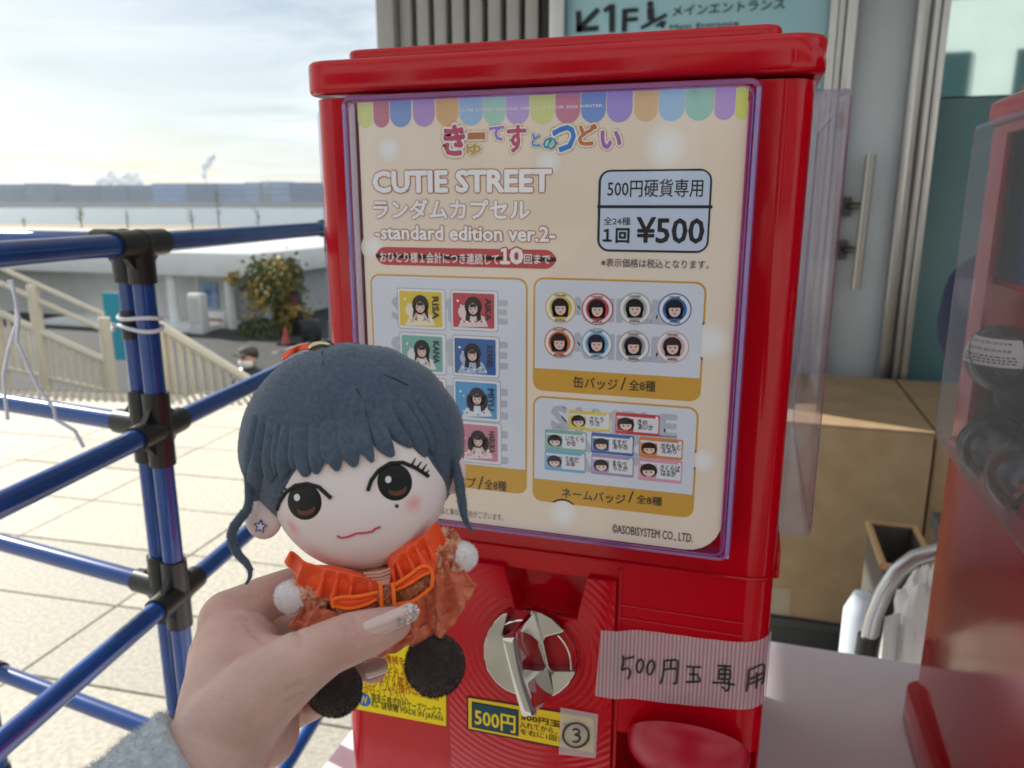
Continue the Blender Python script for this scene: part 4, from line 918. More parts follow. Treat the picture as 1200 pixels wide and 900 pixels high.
# awning
aw = [(419, 436, 'dbe39a'), (437.5, 456, 'c98a9c'), (457, 482, '8fa6dc'), (484, 509.5, 'b9a0d8'), (511, 537, 'e0b98c'), (538, 566, 'a6c8ee'), (567, 592, 'a8d6cc'), (593, 620, 'bba6e0'), (621, 650, 'dbe39a'), (651, 680, 'cf8ba4'), (681, 710, '7fa0e4'), (711, 741, 'ab9ce4'), (743, 771, 'e6c79c'), (772, 802, 'a6cdf2'), (803, 836, 'a0d6ca'), (837, 861, 'bca4e4'), (862, 876, 'dde67c')]
for a, b, c in aw:
    xa, xb = onY(a, 130, PYP).x, onY(b, 130, PYP).x; rr_ = (xb-xa)/2; yb = onY((a+b)/2, 150-10*(a-419)/450, PYP).z
    pts = [(xb, z1_-.0002), (xa, z1_-.0002)]+[((xa+xb)/2-rr_*math.cos(t*math.pi/12), yb+rr_-rr_*math.sin(t*math.pi/12)) for t in range(13)]
    ps_.shape(pts, c, 1, 'awning_scallop', raw=True)
glow_m = [mat('glow_print_%d' % k, tuple(a*(1-(k+1)/8)+b*(k+1)/8 for a, b in zip((.885, .785, .66), (.93, .96, 1))), .4) for k in range(7)]
# soft light dots in the print
for (px, py, r) in ((456, 175, 15), (643, 190, 13), (780, 172, 22), (833, 400, 20), (660, 602, 17), (825, 540, 13), (437, 290, 14)):
    for k in range(7): ps_.disc((px, py), r*(1.15-.13*k), glow_m[k], 1+.1*k, 'light_dot')
halo = alphamat('halo_print', hexc('f4cf78'), .25, .5)
W_ = 'f2f2f8'
ps_.text('CUTIE STREET OFFICIAL FANCLUB TOUR 2026 WINTER', (538, 131.5), (706, 122), W_, 3, .025)
z2 = lambda x, y: (430+x/2.667, 110+y/2.667)
for ch, l, t, r, b, c, rt in (('き', 240, 95, 308, 195, 'c25a72', 0), ('ゅ', 308, 152, 360, 195, 'cfae5a', 0), ('ー', 314, 118, 372, 145, 'c08050', 0), ('て', 380, 98, 432, 150, '9a80d0', 0), ('す', 436, 95, 500, 186, 'c24a6a', 0), ('と', 512, 120, 545, 168, '5a9ad8', 0),
                              ('の', 548, 132, 596, 178, '42a8b8', 0), ('つ', 578, 96, 655, 184, '4a86d8', 0), ('ど', 658, 92, 722, 164, 'd08048', 0), ('い', 728, 112, 798, 174, 'b070b8', 0)):
    lb, rt_ = z2(l+4, b-4), z2(r-4, t+4)
    ps_.text(ch, lb, rt_, halo, 2, .17, ref=.04); ps_.text(ch, lb, rt_, W_, 3, .105, ref=.04); ps_.text(ch, lb, rt_, c, 4, .04)
def rim(st, lb, rt, b1=.055, b0=.02, rc='bc6a48', fc_='f8faff'): ps_.text(st, lb, rt, rc, 3, b1, ref=b0); ps_.text(st, lb, rt, fc_, 4, b0)
rim('CUTIE STREET', (438.5, 225), (645.5, 199), .078, .045); rim('ランダムカプセル', (438.5, 256), (620.5, 234), .065, .035); rim('-standard edition ver.2-', (440.5, 280), (650.5, 266), .075, .03)
ps_.rr((441, 310), (652, 293), 14, 'c04048', 2, 'banner'); ps_.text('おひとり様１会計につき連続して', (446, 307), (584.5, 297.5), 'f4e8e8', 4, .02); 
for ch_, l_, r_ in (('１', 587, 597), ('0', 598.5, 612.5)): ps_.text(ch_, (l_, 308.5), (r_, 291.5), 'c04048', 3, .12); ps_.text(ch_, (l_, 308.5), (r_, 291.5), 'f8f0f0', 4, .05)
ps_.text('回まで', (614.5, 309), (645, 298.5), 'f4e8e8', 4, .02)
ps_.rr((699.5, 294.5), (835.5, 197.5), 14, '2c2e36', 2, 'price_frame'); ps_.rr((702.5, 292), (833, 200), 11, 'c9d9f0', 3, 'price_field'); ps_.rr((700, 244), (835, 240.5), .1, '2c2e36', 4, 'divider')
ps_.text('500円硬貨専用', (712, 231), (824.5, 209.5), '2c2a30', 4, .01); ps_.text('全24種', (707.5, 263.5), (739, 254.5), '2c2a30', 4, .01); ps_.text('１回', (707, 284), (737.5, 268), '2c2a30', 4, .04); ps_.text('¥500', (746, 284), (825.5, 255.5), '2c2a30', 4, .022)
ps_.text('※表示価格は税込となります。', (704.5, 312.5), (831, 305), '5a5458', 4, .005)
GOLD = 'd6a646'; PW = 'dde4f2'; INK = '4a4038'
def item_panel(lb, rt, band_y):
    g_ = ps_.rr(lb, rt, 13, GOLD, 1, 'item_panel')
    x0, z0 = ps_.P(*lb); x1, z1 = ps_.P(*rt); e = .0012; zb = ps_.P(lb[0], band_y)[1]
    ps_.shape(rrect(x0+e, x1-e, zb, z1-e, (.0058, .0058, .0001, .0001)), PW, 2, 'white_field', g_, raw=True); return g_
wmk = alphamat('watermark_print', hexc('8f96a4'), .32, .5)
p1 = item_panel((443.5, 560), (618.6, 326), 533)
p2_ = item_panel((624.5, 457), (828.7, 330.5), 431)
p3_ = item_panel((624, 586), (819.5, 477.5), 560)
ps_.text('プ', (547.5, 570.5), (558, 560), INK, 4, .01, parent=p1); ps_.text('/', (560, 573.5), (567, 558), INK, 4, 0, parent=p1); ps_.text('全8種', (568, 573), (593.5, 564), INK, 4, .01, parent=p1); ps_.text('フォトクリッ', (472, 560), (545, 558), INK, 4, .01, parent=p1)
ps_.text('缶バッジ', (672, 454), (724, 444), INK, 4, .01, parent=p2_); ps_.text('/', (727, 457), (734, 442), INK, 4, 0, parent=p2_); ps_.text('全8種', (737, 457), (768.4, 446.5), INK, 4, .01, parent=p2_)
ps_.text('ネームバッジ', (658.5, 583), (733, 579.5), INK, 4, .01, parent=p3_); ps_.text('/', (736, 588.5), (743, 575.5), INK, 4, 0, parent=p3_); ps_.text('全8種', (745.6, 589.5), (776, 582.5), INK, 4, .01, parent=p3_)
ps_.text('※実際の商品と異なる場合がございます。', (492, 598.5), (590, 602.5), '6a6258', 4, 0); ps_.text('©ASOBISYSTEM CO., LTD.', (717.5, 625.5), (812, 625), '4a4440', 4, .01)
HC = ('2a2024', '241c22', '1e1c24', '1c2030', '3a2420', '30283c', '2a2230', '3a2a28')
def portrait(px, py, w_, h_, bg_, hair, wear, name, par, lay=4, arms=0):
    """a tiny printed portrait: dark hair, face, light clothes on a coloured ground"""
    k = ps_.rr((px-w_/2, py+h_/2), (px+w_/2, py-h_/2), 1.5, bg_, lay, 'picture', par)
    v_ = sum(map(ord, name or 'x')) % 5; px0 = px
    if v_ in (1, 3): ps_.disc((px-w_*.22, py+h_*.05), h_*.22, wear, lay+.5, 'picture', par)
    for j_ in range(9):      # printed pattern on the clothes
        ps_.disc((px-w_*.30+w_*.07*j_, py+h_*(.34+.06*((j_*v_) % 3))), h_*.035, bg_ if j_ % 2 else 'f6f2f4', lay+1.5, 'picture', par, n=8)
    px = px+w_*(.03*v_-.07); py = py+h_*(.02*(v_ % 3))
    if v_ in (0, 2): ps_.disc((px-w_*.03, py-h_*.30), h_*.20, wear, lay+3.5, 'picture', par, sx_=1.25, sz=.6)
    if v_ == 4:
        for s_ in (-1, 1): ps_.disc((px-w_*.03+s_*w_*.20, py+h_*.02), h_*.12, hair, lay+2, 'picture', par, sx_=.7, sz=2.0)
    ps_.shape([(px-w_*.40, py+h_/2), (px+w_*.34, py+h_/2), (px+w_*.24, py+h_*.20), (px+w_*.06, py+h_*.08), (px-w_*.14, py+h_*.10), (px-w_*.30, py+h_*.24)], wear, lay+1, 'picture', par)
    ps_.disc((px-w_*.03, py-h_*.12), h_*.30, hair, lay+2, 'picture', par, sx_=.95, sz=1.05)
    ps_.shape([(px-w_*.19, py-h_*.12), (px-w_*.22, py+h_*.30), (px-w_*.12, py+h_*.34), (px-w_*.08, py), (px+w_*.03, py), (px+w_*.07, py+h_*.36), (px+w_*.17, py+h_*.28), (px+w_*.13, py-h_*.12)], hair, lay+2, 'picture', par)
    ps_.disc((px-w_*.03, py-h_*.05), h_*.175, 'e6c8c0', lay+3, 'picture', par, sx_=.85)
    ps_.shape([(px-w_*.115, py-h_*.10), (px+w_*.055, py-h_*.10), (px+w_*.03, py-h_*.20), (px-w_*.09, py-h_*.20)], hair, lay+4, 'picture', par)
    for s_ in (-1, 1): ps_.disc((px-w_*.03+s_*h_*.07, py-h_*.045), h_*.024, '2a2226', lay+5, 'picture', par, n=8)
    ps_.disc((px-w_*.03, py+h_*.05), h_*.022, 'c06a70', lay+5, 'picture', par, n=8, sx_=1.5)
    if arms:
        for s_ in (-1, 1): ps_.shape([(px-w_*.03+s_*w_*.24, py+h_*.42), (px-w_*.03+s_*w_*.17, py+h_*.40), (px-w_*.03+s_*w_*.05, py+h_*.16), (px-w_*.03+s_*w_*.10, py+h_*.11)], 'e2c2b8', lay+4, 'picture', par)
    px = px0
    if name:
        ps_.text(name, (px+w_*.29, py+h_*.30), (px+w_*.43, py-h_*.36), '3a3038', lay+5, .03, rot=1, parent=par)
        ps_.disc((px-w_*.38, py-h_*.3), 1.6, 'f4f0f4', lay+4, 'picture', par, n=10); ps_.disc((px-w_*.30, py-h_*.16), 1.2, 'f4f0f4', lay+4, 'picture', par, n=10)
z4 = lambda x, y: (430+x/2.905, 310+y/2.905)
for i, (x, y, x2, y2, c, wr, nm) in enumerate(((107, 84, 268, 217, 'e4c94c', 'f0ead2', 'RISA'), (287, 90, 447, 222, 'c24a58', 'e8d8dc', 'AIKA'), (115, 236, 270, 367, '7cb8b0', 'dfe9e8', 'KANA'), (293, 246, 452, 378, '3a68ac', 'aebfe0', 'AYANO'),
                                               (118, 388, 272, 520, 'cf7e4a', 'efdccc', 'EMIRI'), (296, 396, 456, 525, '5aa2d8', 'dfe8f2', 'MIYU'), (301, 541, 459, 668, 'd08aa2', 'ecdce4', 'HARUKA'))):
    a, b = z4(x, y2), z4(x2, y); cx1, cy1 = (a[0]+b[0])/2, (a[1]+b[1])/2
    ps_.rr(a, b, 4, '9aa2b0', 3, 'card_print', p1); ps_.rr((a[0]+.7, a[1]-.7), (b[0]-.7, b[1]+.7), 3.5, 'e9ecf4', 3.5, 'card_print', p1)
    portrait(cx1-1, cy1, (b[0]-a[0])-7, (a[1]-b[1])-7, c, HC[i], wr, nm, p1, arms=i % 2 == 0)
z5 = lambda x, y: (610+x/2.9037, 310+y/2.9037)
BG = ('e2c23c', 'c8484e', 'b0b6b0', '3f73c0', 'd8743c', '74b4dc', 'a8a8b0', 'dcb4c4')
for i, (x, y, x2, y2) in enumerate(((137, 147, 0, 0), (262, 152, 0, 0), (390, 150, 0, 0), (525, 153, 0, 0), (133, 265, 0, 0), (260, 270, 0, 0), (385, 278, 0, 0), (518, 280, 0, 0))):
    c = z5(x, y); ps_.disc(c, 18.4, BG[i], 3, 'badge_print', p2_); ps_.disc(c, 17, 'eeeef2', 4, 'badge_print', p2_); ps_.disc(c, 13.4, BG[i], 5, 'badge_print', p2_)
    ps_.disc((c[0]-.5, c[1]-1), 10.4, HC[i], 6, 'badge_print', p2_); ps_.shape([(c[0]-10, c[1]), (c[0]-9, c[1]+10.5), (c[0]+8.5, c[1]+10.5), (c[0]+9.6, c[1])], HC[i], 6, 'badge_print', p2_)
    ps_.disc((c[0], c[1]+1.2), 7.2, 'e8ccc4', 7, 'badge_print', p2_, sx_=.88); ps_.shape([(c[0]-6.2, c[1]-2.2), (c[0]+6.2, c[1]-2.2), (c[0]+4.5, c[1]-7), (c[0]-4.5, c[1]-7)], HC[i], 8, 'badge_print', p2_)
    for s_ in (-1, 1): ps_.disc((c[0]+s_*2.7, c[1]+.6), .95, '2a2226', 8, 'badge_print', p2_, n=8)
    ps_.disc((c[0], c[1]+4.8), .9, 'c06a70', 8, 'badge_print', p2_, n=8, sx_=1.4)
    ps_.text(('RISA', 'AIKA', 'KANA', 'AYANO', 'EMIRI', 'MIYU', 'MANA', 'HARUKA')[i], (c[0]-6, c[1]+15.7), (c[0]+6, c[1]+13.6), '3a3038', 7, .03, parent=p2_)
    ps_.text('CUTIE STREET', (c[0]-7, c[1]-13.8), (c[0]+7, c[1]-15.4), '4a4048', 7, .03, parent=p2_)
NB = (('e6d060', 'さとう', 'りさ'), ('cf4a56', 'きの', 'あいか'), ('84bdb4', 'いたくら', 'かな'), ('3f6cb8', 'ますだ', 'あやの'), ('dc8a4e', 'かわもと', 'えみり'), ('78b6e0', 'うめだ', 'みゆ'), ('a99ac8', 'まなべ', 'らさか'), ('e0a4bc', 'さくらば', 'はるか'))
for i, (x, y, x2, y2) in enumerate(((163, 500, 307, 562), (322, 508, 475, 576), (83, 566, 226, 630), (240, 578, 387, 642), (402, 592, 554, 656), (82, 636, 223, 700), (240, 650, 387, 714), (400, 664, 552, 734))):
    a, b = z5(x, y2-3), z5(x2, y+5); c, l1, l2 = NB[i]; w_ = b[0]-a[0]; h_ = a[1]-b[1]; dr_ = .06*w_
    P = lambda u, v: (a[0]+w_*u, a[1]-h_*v)
    ps_.rr(a, b, 2.5, c, 3, 'name_badge_print', p3_); ps_.rr(P(.03, .16), P(.97, .80), .5, 'e6eaf2', 4, 'name_badge_print', p3_)
    ps_.rr(P(.04, .17), P(.42, .79), .5, c, 4.5, 'name_badge_print', p3_)
    m_ = P(.24, .50); ps_.disc(m_, h_*.44, HC[i], 5, 'name_badge_print', p3_, sx_=1.08, sz=.92); ps_.disc((m_[0], m_[1]+h_*.08), h_*.30, 'eed4ca', 6, 'name_badge_print', p3_, sx_=1.1, sz=.8)
    ps_.shape([(m_[0]-h_*.30, m_[1]-h_*.02), (m_[0]+h_*.30, m_[1]-h_*.02), (m_[0]+h_*.2, m_[1]-h_*.24), (m_[0]-h_*.2, m_[1]-h_*.24)], HC[i], 7, 'name_badge_print', p3_)
    ps_.shape([(m_[0]-h_*.22, m_[1]+h_*.52), (m_[0]+h_*.22, m_[1]+h_*.52), (m_[0]+h_*.14, m_[1]+h_*.3), (m_[0]-h_*.14, m_[1]+h_*.3)], c, 5.5, 'name_badge_print', p3_)
    for s_ in (-1, 1): ps_.disc((m_[0]+s_*h_*.13, m_[1]+h_*.08), h_*.05, '2a2226', 7, 'name_badge_print', p3_, n=8)
    ps_.text(l1, P(.50, .50), P(.50+.11*len(l1), .74), '4a3a48', 6, .02, parent=p3_); ps_.text(l2, P(.52, .22), P(.52+.11*len(l2), .46), '4a3a48', 6, .02, parent=p3_)
    ps_.disc(P(.93, .86), 1.7, 'f0f0f4', 5, 'name_badge_print', p3_, n=10)
def wm(lb, rt, par): ps_.text('SAMPLE', lb, rt, 'bcc3d2', 2.6, .05, parent=par)
for (yl, yr) in ((146, 160), (292, 302), (455, 462), (600, 606)): wm(z4(90, yl+36), z4(475, yr-34), p1)
for yl in (150, 275): wm(z5(110, yl+34), z5(500, yl-24), p2_)
for yl in (527, 597, 664): wm(z5(108, yl+26), z5(530, yl-12), p3_)

# ================================================================== PLUSH DOLL
DD = .30; UU = DD/F
def Wd(px, py, z=0): return CAM + ray(px, py)*(DD-z*UU)
DR = V3(Wd(440, 760, 0)); doll = thing('plush_doll', 'plush doll with dark blue hair and orange ruffled dress held in the hand', 'doll', DR)
def lens_z(cx_, cy_, cz_, a, b, cf, p=1.25, tilt=0):
    ct, st_ = math.cos(tilt), math.sin(tilt)
    def fz(x, y):
        X = (x-cx_)*ct+(y-cy_)*st_; Y = -(x-cx_)*st_+(y-cy_)*ct; q = (X/a)**2+(Y/b)**2
        return cz_+cf*math.sqrt(max(0, 1-q**p)) if q < 1 else None
    return fz
def blob(cx_, cy_, cz_, a, b, cf, cb, p=1.25, tilt=0, nr=30, nt_=72, wob=None):
    mb = MB(); ct, st_ = math.cos(tilt), math.sin(tilt)
    def pt(u, t, front):
        rho = math.sin(u*math.pi/2)
        X = a*rho*math.cos(t); Y = b*rho*math.sin(t); q = rho*rho; z = (cf if front else -cb)*math.sqrt(max(0, 1-q**p))
        x = cx_+X*ct-Y*st_; y = cy_+X*st_+Y*ct
        w_ = wob(x, y, z) if wob else 0
        return Wd(x+(x-cx_)*w_, y+(y-cy_)*w_, cz_+z*(1+w_))
    for front in (True, False):
        mb.grid(lambda u, v: pt(v, 2*math.pi*u, front), nt_, nr)
    return mb
FACE = (420, 557, 0, 106, 111, 74, 60, 1.3, rad(8))
facez = lens_z(420, 557, 0, 106, 111, 74, 1.3, rad(8))
HAIR = (412, 521, -12, 133, 119, 80, 74, 1.2, 0)
hairz = lens_z(412, 521, -12, 133, 119, 80, 1.2)
def topz(x, y): return max(v for v in (facez(x, y), hairz(x, y), -8) if v is not None)
pinkm = mat('doll_skin', (.80, .60, .56), .9, bump=.35, bscale=1400, sheen=.25, attr='blush')
head = obj('head', blob(*FACE, nr=60, nt_=120), pinkm, doll, merge=1e-5)
ca = head.data.color_attributes.new('blush', 'FLOAT_COLOR', 'POINT')
bl_c = [Wd(343, 618, facez(343, 618)), Wd(485, 590, facez(485, 590))]
for i, v in enumerate(head.data.vertices):
    p = v.co+DR; k = max(math.exp(-((p-c).length/.0030)**2) for c in bl_c)
    ca.data[i].color = (.90, .79-.38*k, .79-.36*k, 1)
hair = obj('hair', blob(*HAIR, nr=50, nt_=110, wob=lambda x, y, z: .008*math.sin(x*.11+y*.05)), M['hair'], doll, merge=1e-5)
def fuzz(o, n, L, w_, m, seed=1, par=None, name='fuzz', parent=None, lean=V3((0, 0, -.3)), cond=None):
    random.seed(seed); me = o.data; ps = me.polygons; ar = [p.area for p in ps]; off = wloc(o); mb = MB()
    ch = random.choices(range(len(ps)), weights=ar, k=n)
    for i in ch:
        p = ps[i]; vs = [me.vertices[j].co for j in p.vertices]; wt = [random.random() for _ in vs]; s_ = sum(wt)
        c = sum((v*t for v, t in zip(vs, wt)), V3((0, 0, 0)))/s_+off; nn = p.normal
        if len(vs) == 4: a_, b_ = random.random(), random.random(); c = vs[0].lerp(vs[1], a_).lerp(vs[3].lerp(vs[2], a_), b_)+off
        if cond and not cond(c): continue
        d = (nn+V3((random.gauss(0, .35), random.gauss(0, .35), random.gauss(0, .35)))+lean).normalized()*L*random.uniform(.5, 1.2); t = d.orthogonal().normalized()*w_
        mb.add([c-t, c+t, c+d], [(0, 1, 2)])
    f = obj(name, mb, m, parent or o, recalc=False); tag(f, kind='stuff'); return f
fuzz(hair, 30000, .00055, .00006, M['hair'], 2)
# fringe and side strands
z8 = lambda x, y: (250+x/2.81, 380+y/2.81)
def strand(pts, w_, th=3.1, name='fringe_strand', lift=2.2, par=hair, zf=None, tip=.5):
    q = [z8(*p) for p in pts]; n = 12; out = []; rr = []
    for i in range(n+1):        # Catmull-Rom through the points
        u = i/n*(len(q)-1); k = min(int(u), len(q)-2); t = u-k
        P = [V3((*q[max(0, min(len(q)-1, k+j))], 0)) for j in (-1, 0, 1, 2)]
        c = .5*((2*P[1])+(P[2]-P[0])*t+(2*P[0]-5*P[1]+4*P[2]-P[3])*t*t+(3*P[1]-P[0]-3*P[2]+P[3])*t**3)
        z = (zf(c.x, c.y) if zf else topz(c.x, c.y)-4.5+7*min(1, i/n*1.5))+lift; out.append(Wd(c.x, c.y, z)); s_ = i/n
        rr.append(w_*UU*(.75+.35*math.sin(min(1, s_*1.3)*math.pi*.6))*(1 if s_ < 1-tip else max(.16, 1-.8*((s_-1+tip)/tip)**1.7)))
    return obj(name, MB().tube(out, rr, 12, flat=(lambda p: -FW, th/w_)), M['hair'], par)
for pts, w_ in (([(150, 300), (132, 430), (117, 548)], 9), ([(175, 300), (155, 440), (138, 520), (150, 618)], 9.5), ([(200, 320), (192, 430), (182, 522)], 9), ([(245, 330), (236, 430), (226, 510)], 9.5), ([(290, 325), (300, 430), (302, 503)], 10.5),
                ([(335, 325), (342, 420), (337, 494)], 8.5), ([(380, 320), (392, 410), (409, 484)], 9), ([(425, 310), (445, 400), (467, 470)], 9), ([(480, 290), (493, 370), (524, 455)], 8.5), ([(530, 280), (550, 370), (592, 436)], 9.5),
                ([(565, 270), (590, 340), (655, 405)], 9), ([(610, 260), (655, 350), (702, 436)], 10.5), ([(660, 240), (720, 350), (758, 482)], 12), ([(270, 330), (268, 420), (262, 480)], 6), ([(360, 330), (370, 400), (375, 460)], 6), ([(455, 300), (480, 380), (500, 430)], 6), ([(214, 330), (208, 420), (205, 500)], 6), ([(635, 250), (690, 350), (725, 420)], 7)):
    strand(pts, w_*random.uniform(.92, 1.16))
sidez = lambda x, y: 22
for nm, pts, w_ in (('side_lock', [(110, 470), (118, 560), (112, 610), (80, 650), (60, 690), (72, 745), (108, 785), (124, 820), (108, 856)], 5.4), ('side_lock', [(745, 330), (780, 420), (806, 500), (818, 580), (828, 640), (853, 682)], 5.0)):
    o = strand(pts, w_, 4.8, nm, 0, hair, zf=sidez, tip=.55); fuzz(o, 2500, .0009, .00006, M['hair'], 4)
# hair parting seam and curls over the cap
for pts in ([(358, 88), (362, 130), (352, 215)], [(560, 165), (600, 180), (640, 200)], [(470, 210), (500, 260), (505, 300)], [(180, 250), (165, 300), (150, 360)]):
    q = [z8(*p) for p in pts]; obj('seam', MB().tube([Wd(x, y, topz(x, y)+.3) for x, y in q], .00022, 6), mat('seam_thread', (.02, .035, .06), .9), hair)
# ears
ear = obj('ear', blob(309, 607, -2, 22, 25, 14, 14, 1.1), mat('ear_fleece', (.84, .66, .65), .9, bump=.35, bscale=1400, sheen=.2), doll)
ear2 = obj('ear', blob(529, 553, -2, 17, 26, 14, 14, 1.1), bpy.data.materials['ear_fleece'], doll)
sc_ = (305, 617)
star = [(sc_[0]+(8 if k % 2 == 0 else 3.6)*math.sin(rad(36*k+8)), sc_[1]-(8 if k % 2 == 0 else 3.6)*math.cos(rad(36*k+8))) for k in range(10)]
earz = lens_z(309, 607, -2, 22, 25, 14, 1.1)
ez = lambda x, y: (earz(x, y) or 8)+.9
s_o = obj('star_patch', MB().add([Wd(x, y, 13.4) for x, y in star], [tuple(range(10))]), mat('star_white', (.72, .70, .86), .8), ear, recalc=False)
obj('star_outline', MB().tube([Wd(x, y, 13.6) for x, y in star+[star[0]]], .00028, 6, caps=False), mat('star_blue', (.05, .06, .28), .8), ear)
# embroidery on the face
def fz(x, y, e=.8): return (facez(x, y) or 0)+e
def patch(pts, c, e, name, m):   # polygon laid on the curved face, with a soft thread edge
    cxm = sum(p[0] for p in pts)/len(pts); cym = sum(p[1] for p in pts)/len(pts); mb = MB(); n = len(pts); K = 6
    vs = []
    for k in range(K+1):
        f_ = k/K
        for x, y in pts:
            X = cxm+(x-cxm)*f_; Y = cym+(y-cym)*f_; vs.append(Wd(X, Y, fz(X, Y, e*(1 if k < K else .0))))
    mb.add(vs, [(k*n+j, k*n+(j+1) % n, (k+1)*n+(j+1) % n, (k+1)*n+j) for k in range(K) for j in range(n)]); return obj(name, mb, m, c)
def ell(cx_, cy_, a, b, t=0, n=28): return [(cx_+a*math.cos(2*math.pi*k/n)*math.cos(t)-b*math.sin(2*math.pi*k/n)*math.sin(t), cy_+a*math.cos(2*math.pi*k/n)*math.sin(t)+b*math.sin(2*math.pi*k/n)*math.cos(t)) for k in range(n)]
def thread(pts, r, m, par, name, e=.9):
    q = []
    for k in range(len(pts)-1):
        for u in (0, .25, .5, .75): q.append((pts[k][0]*(1-u)+pts[k+1][0]*u, pts[k][1]*(1-u)+pts[k+1][1]*u))
    q.append(pts[-1]); r_ = r if isinstance(r, list) else [r]*len(q)
    if isinstance(r, tuple): r_ = [r[0]+(r[1]-r[0])*i/(len(q)-1) for i in range(len(q))]
    return obj(name, MB().tube([Wd(x, y, fz(x, y, e)) for x, y in q], [v*UU for v in r_], 8), m, par)
brown = mat('brown_thread', (.14, .055, .03), .7, bump=.5, bscale=1500); whitet = mat('white_thread', (.8, .82, .9), .7)
for (ex, ey, a, b, hx_, hy_, bx_, by_) in ((357, 588, 20, 21.5, 348, 583, 359, 597), (462.5, 565, 20.5, 22, 455, 562, 466, 574)):
    eo = patch(ell(ex, ey, a, b, rad(-12)), head, 1.4, 'eye', M['felt'])
    patch(ell(bx_, by_, 12.5, 8, rad(-12)), eo, 1.9, 'iris', brown); patch(ell(bx_-1, by_-5, 12.5, 7.5, rad(-12)), eo, 2.3, 'pupil', M['felt']); patch(ell(hx_, hy_, 4, 4.6), eo, 2.9, 'highlight', whitet)
for pts in ([(325, 597), (328, 588), (335, 577), (346, 569), (360, 567), (374, 571), (388, 584)], [(431, 575), (435, 563), (444, 551), (457, 543), (472, 542), (487, 548), (502, 558)]): thread(pts, 2.3, M['felt'], head, 'eyelid')
for pts in ([(330, 585), (321, 580)], [(333, 580), (324, 572)], [(337, 575), (329, 569)], [(326, 592), (320, 589)]): thread(pts, (1.4, .6), M['felt'], head, 'eyelash')
for pts in ([(482, 546), (487, 537)], [(488, 549), (494, 541)], [(494, 553), (500, 544)], [(498, 556), (503, 551)]): thread(pts, (1.5, .6), M['felt'], head, 'eyelash')
patch(ell(465, 593, 2.4, 2.4), head, 1.2, 'beauty_spot', mat('spot_thread', (.06, .07, .13), .8))
thread([(395, 628), (400, 630.5), (408, 629), (418, 625), (428, 624.5), (436, 623), (440, 619.5), (446, 617.5)], 1.25, mat('mouth_thread', (.62, .05, .10), .7, bump=.5, bscale=1500), head, 'mouth')
# hair ornament at the crown
o = obj('hat_ribbon', MB().grid(lambda u, v: Wd(331+52*u, 416-13*math.sin(u*3)+v*7, -14+5*math.sin(u*14)*v), 24, 5), M['orange'], doll); o.modifiers.new('s', 'SOLIDIFY').thickness = .0004
o = obj('hat_ribbon', MB().grid(lambda u, v: Wd(395+50*u, 404+9*u*u+v*6, -18+4*math.sin(u*16)*v), 24, 5), M['orange'], doll); o.modifiers.new('s', 'SOLIDIFY').thickness = .0004
cl = MB(); cl.tube([Wd(363, 408, -2), Wd(368, 404.5, 0), Wd(376, 403, 1), Wd(386, 404, -1)], [2.6*UU, 3.6*UU, 3.6*UU, 2.8*UU], 12); clip = obj('clasp', cl, M['gold'], doll)
obj('clasp_ring', MB().tube([Wd(386+4*math.cos(a*.5), 404+3.4*math.sin(a*.5), 0) for a in range(14)], .8*UU, 6), M['black'], clip)
# body under the clothes
body = obj('body', blob(448, 706, -4, 66, 46, 26, 24, 1.2, rad(-16)), M['rust2'], doll)
obj('neck', blob(452, 688, 16, 34, 22, 14, 14, 1.1, rad(-12)), M['peach'], doll)
for k in range(4): thread_p = [(426+3*k, 672+3.4*k), (445, 671+4*k), (468, 662+4.5*k)]; obj('neck_fold', MB().tube([Wd(x, y, 31-1.0*k) for x, y in thread_p], 1.3*UU, 8), M['peach'], doll)
def path(pts, u):
    k = min(int(u*(len(pts)-1)), len(pts)-2); t = u*(len(pts)-1)-k
    P = [V3((*pts[max(0, min(len(pts)-1, k+j))][:2], pts[max(0, min(len(pts)-1, k+j))][2] if len(pts[0]) > 2 else 0)) for j in (-1, 0, 1, 2)]
    return .5*((2*P[1])+(P[2]-P[0])*t+(2*P[0]-5*P[1]+4*P[2]-P[3])*t*t+(3*P[1]-P[0]-3*P[2]+P[3])*t**3)
def ruffle(inn, out, folds, z0, z1, amp, m, name, thick=.0005, nu=120, nv=12, sway=4, seed=0, jit=0, edge=None, par=None):
    def fn(u, v):
        a = path(inn, u); b = path(out, u); c = a.lerp(b, v); s_ = math.sin(u*folds*2*math.pi+seed+1.2*math.sin(u*11+seed)); s2 = math.cos(u*folds*2*math.pi+seed+1.2*math.sin(u*11+seed))
        t = (path(inn, min(1, u+.02))-path(inn, max(0, u-.02))); t = V3((t.x, t.y, 0)); t = t.normalized() if t.length > 0 else V3((1, 0, 0))
        w_ = v**.8; z = z0+(z1-z0)*v+amp*s_*w_+jit*pnoise(V3((c.x*.12, c.y*.12, seed)))
        x = c.x+t.x*sway*s2*w_; y = c.y+t.y*sway*s2*w_+jit*.3*pnoise(V3((c.x*.1, c.y*.1, seed+4)))
        return Wd(x, y, z)
    o = obj(name, MB().grid(fn, nu, nv), m, par or doll, ang=80); o.modifiers.new('s', 'SOLIDIFY').thickness = thick
    if edge:
        obj('ruffle_edge', MB().tube([fn(i/nu, 1) for i in range(nu+1)], edge*UU, 5), mat('ruffle_edge', (1, .36, .20), .35), o)
    return o
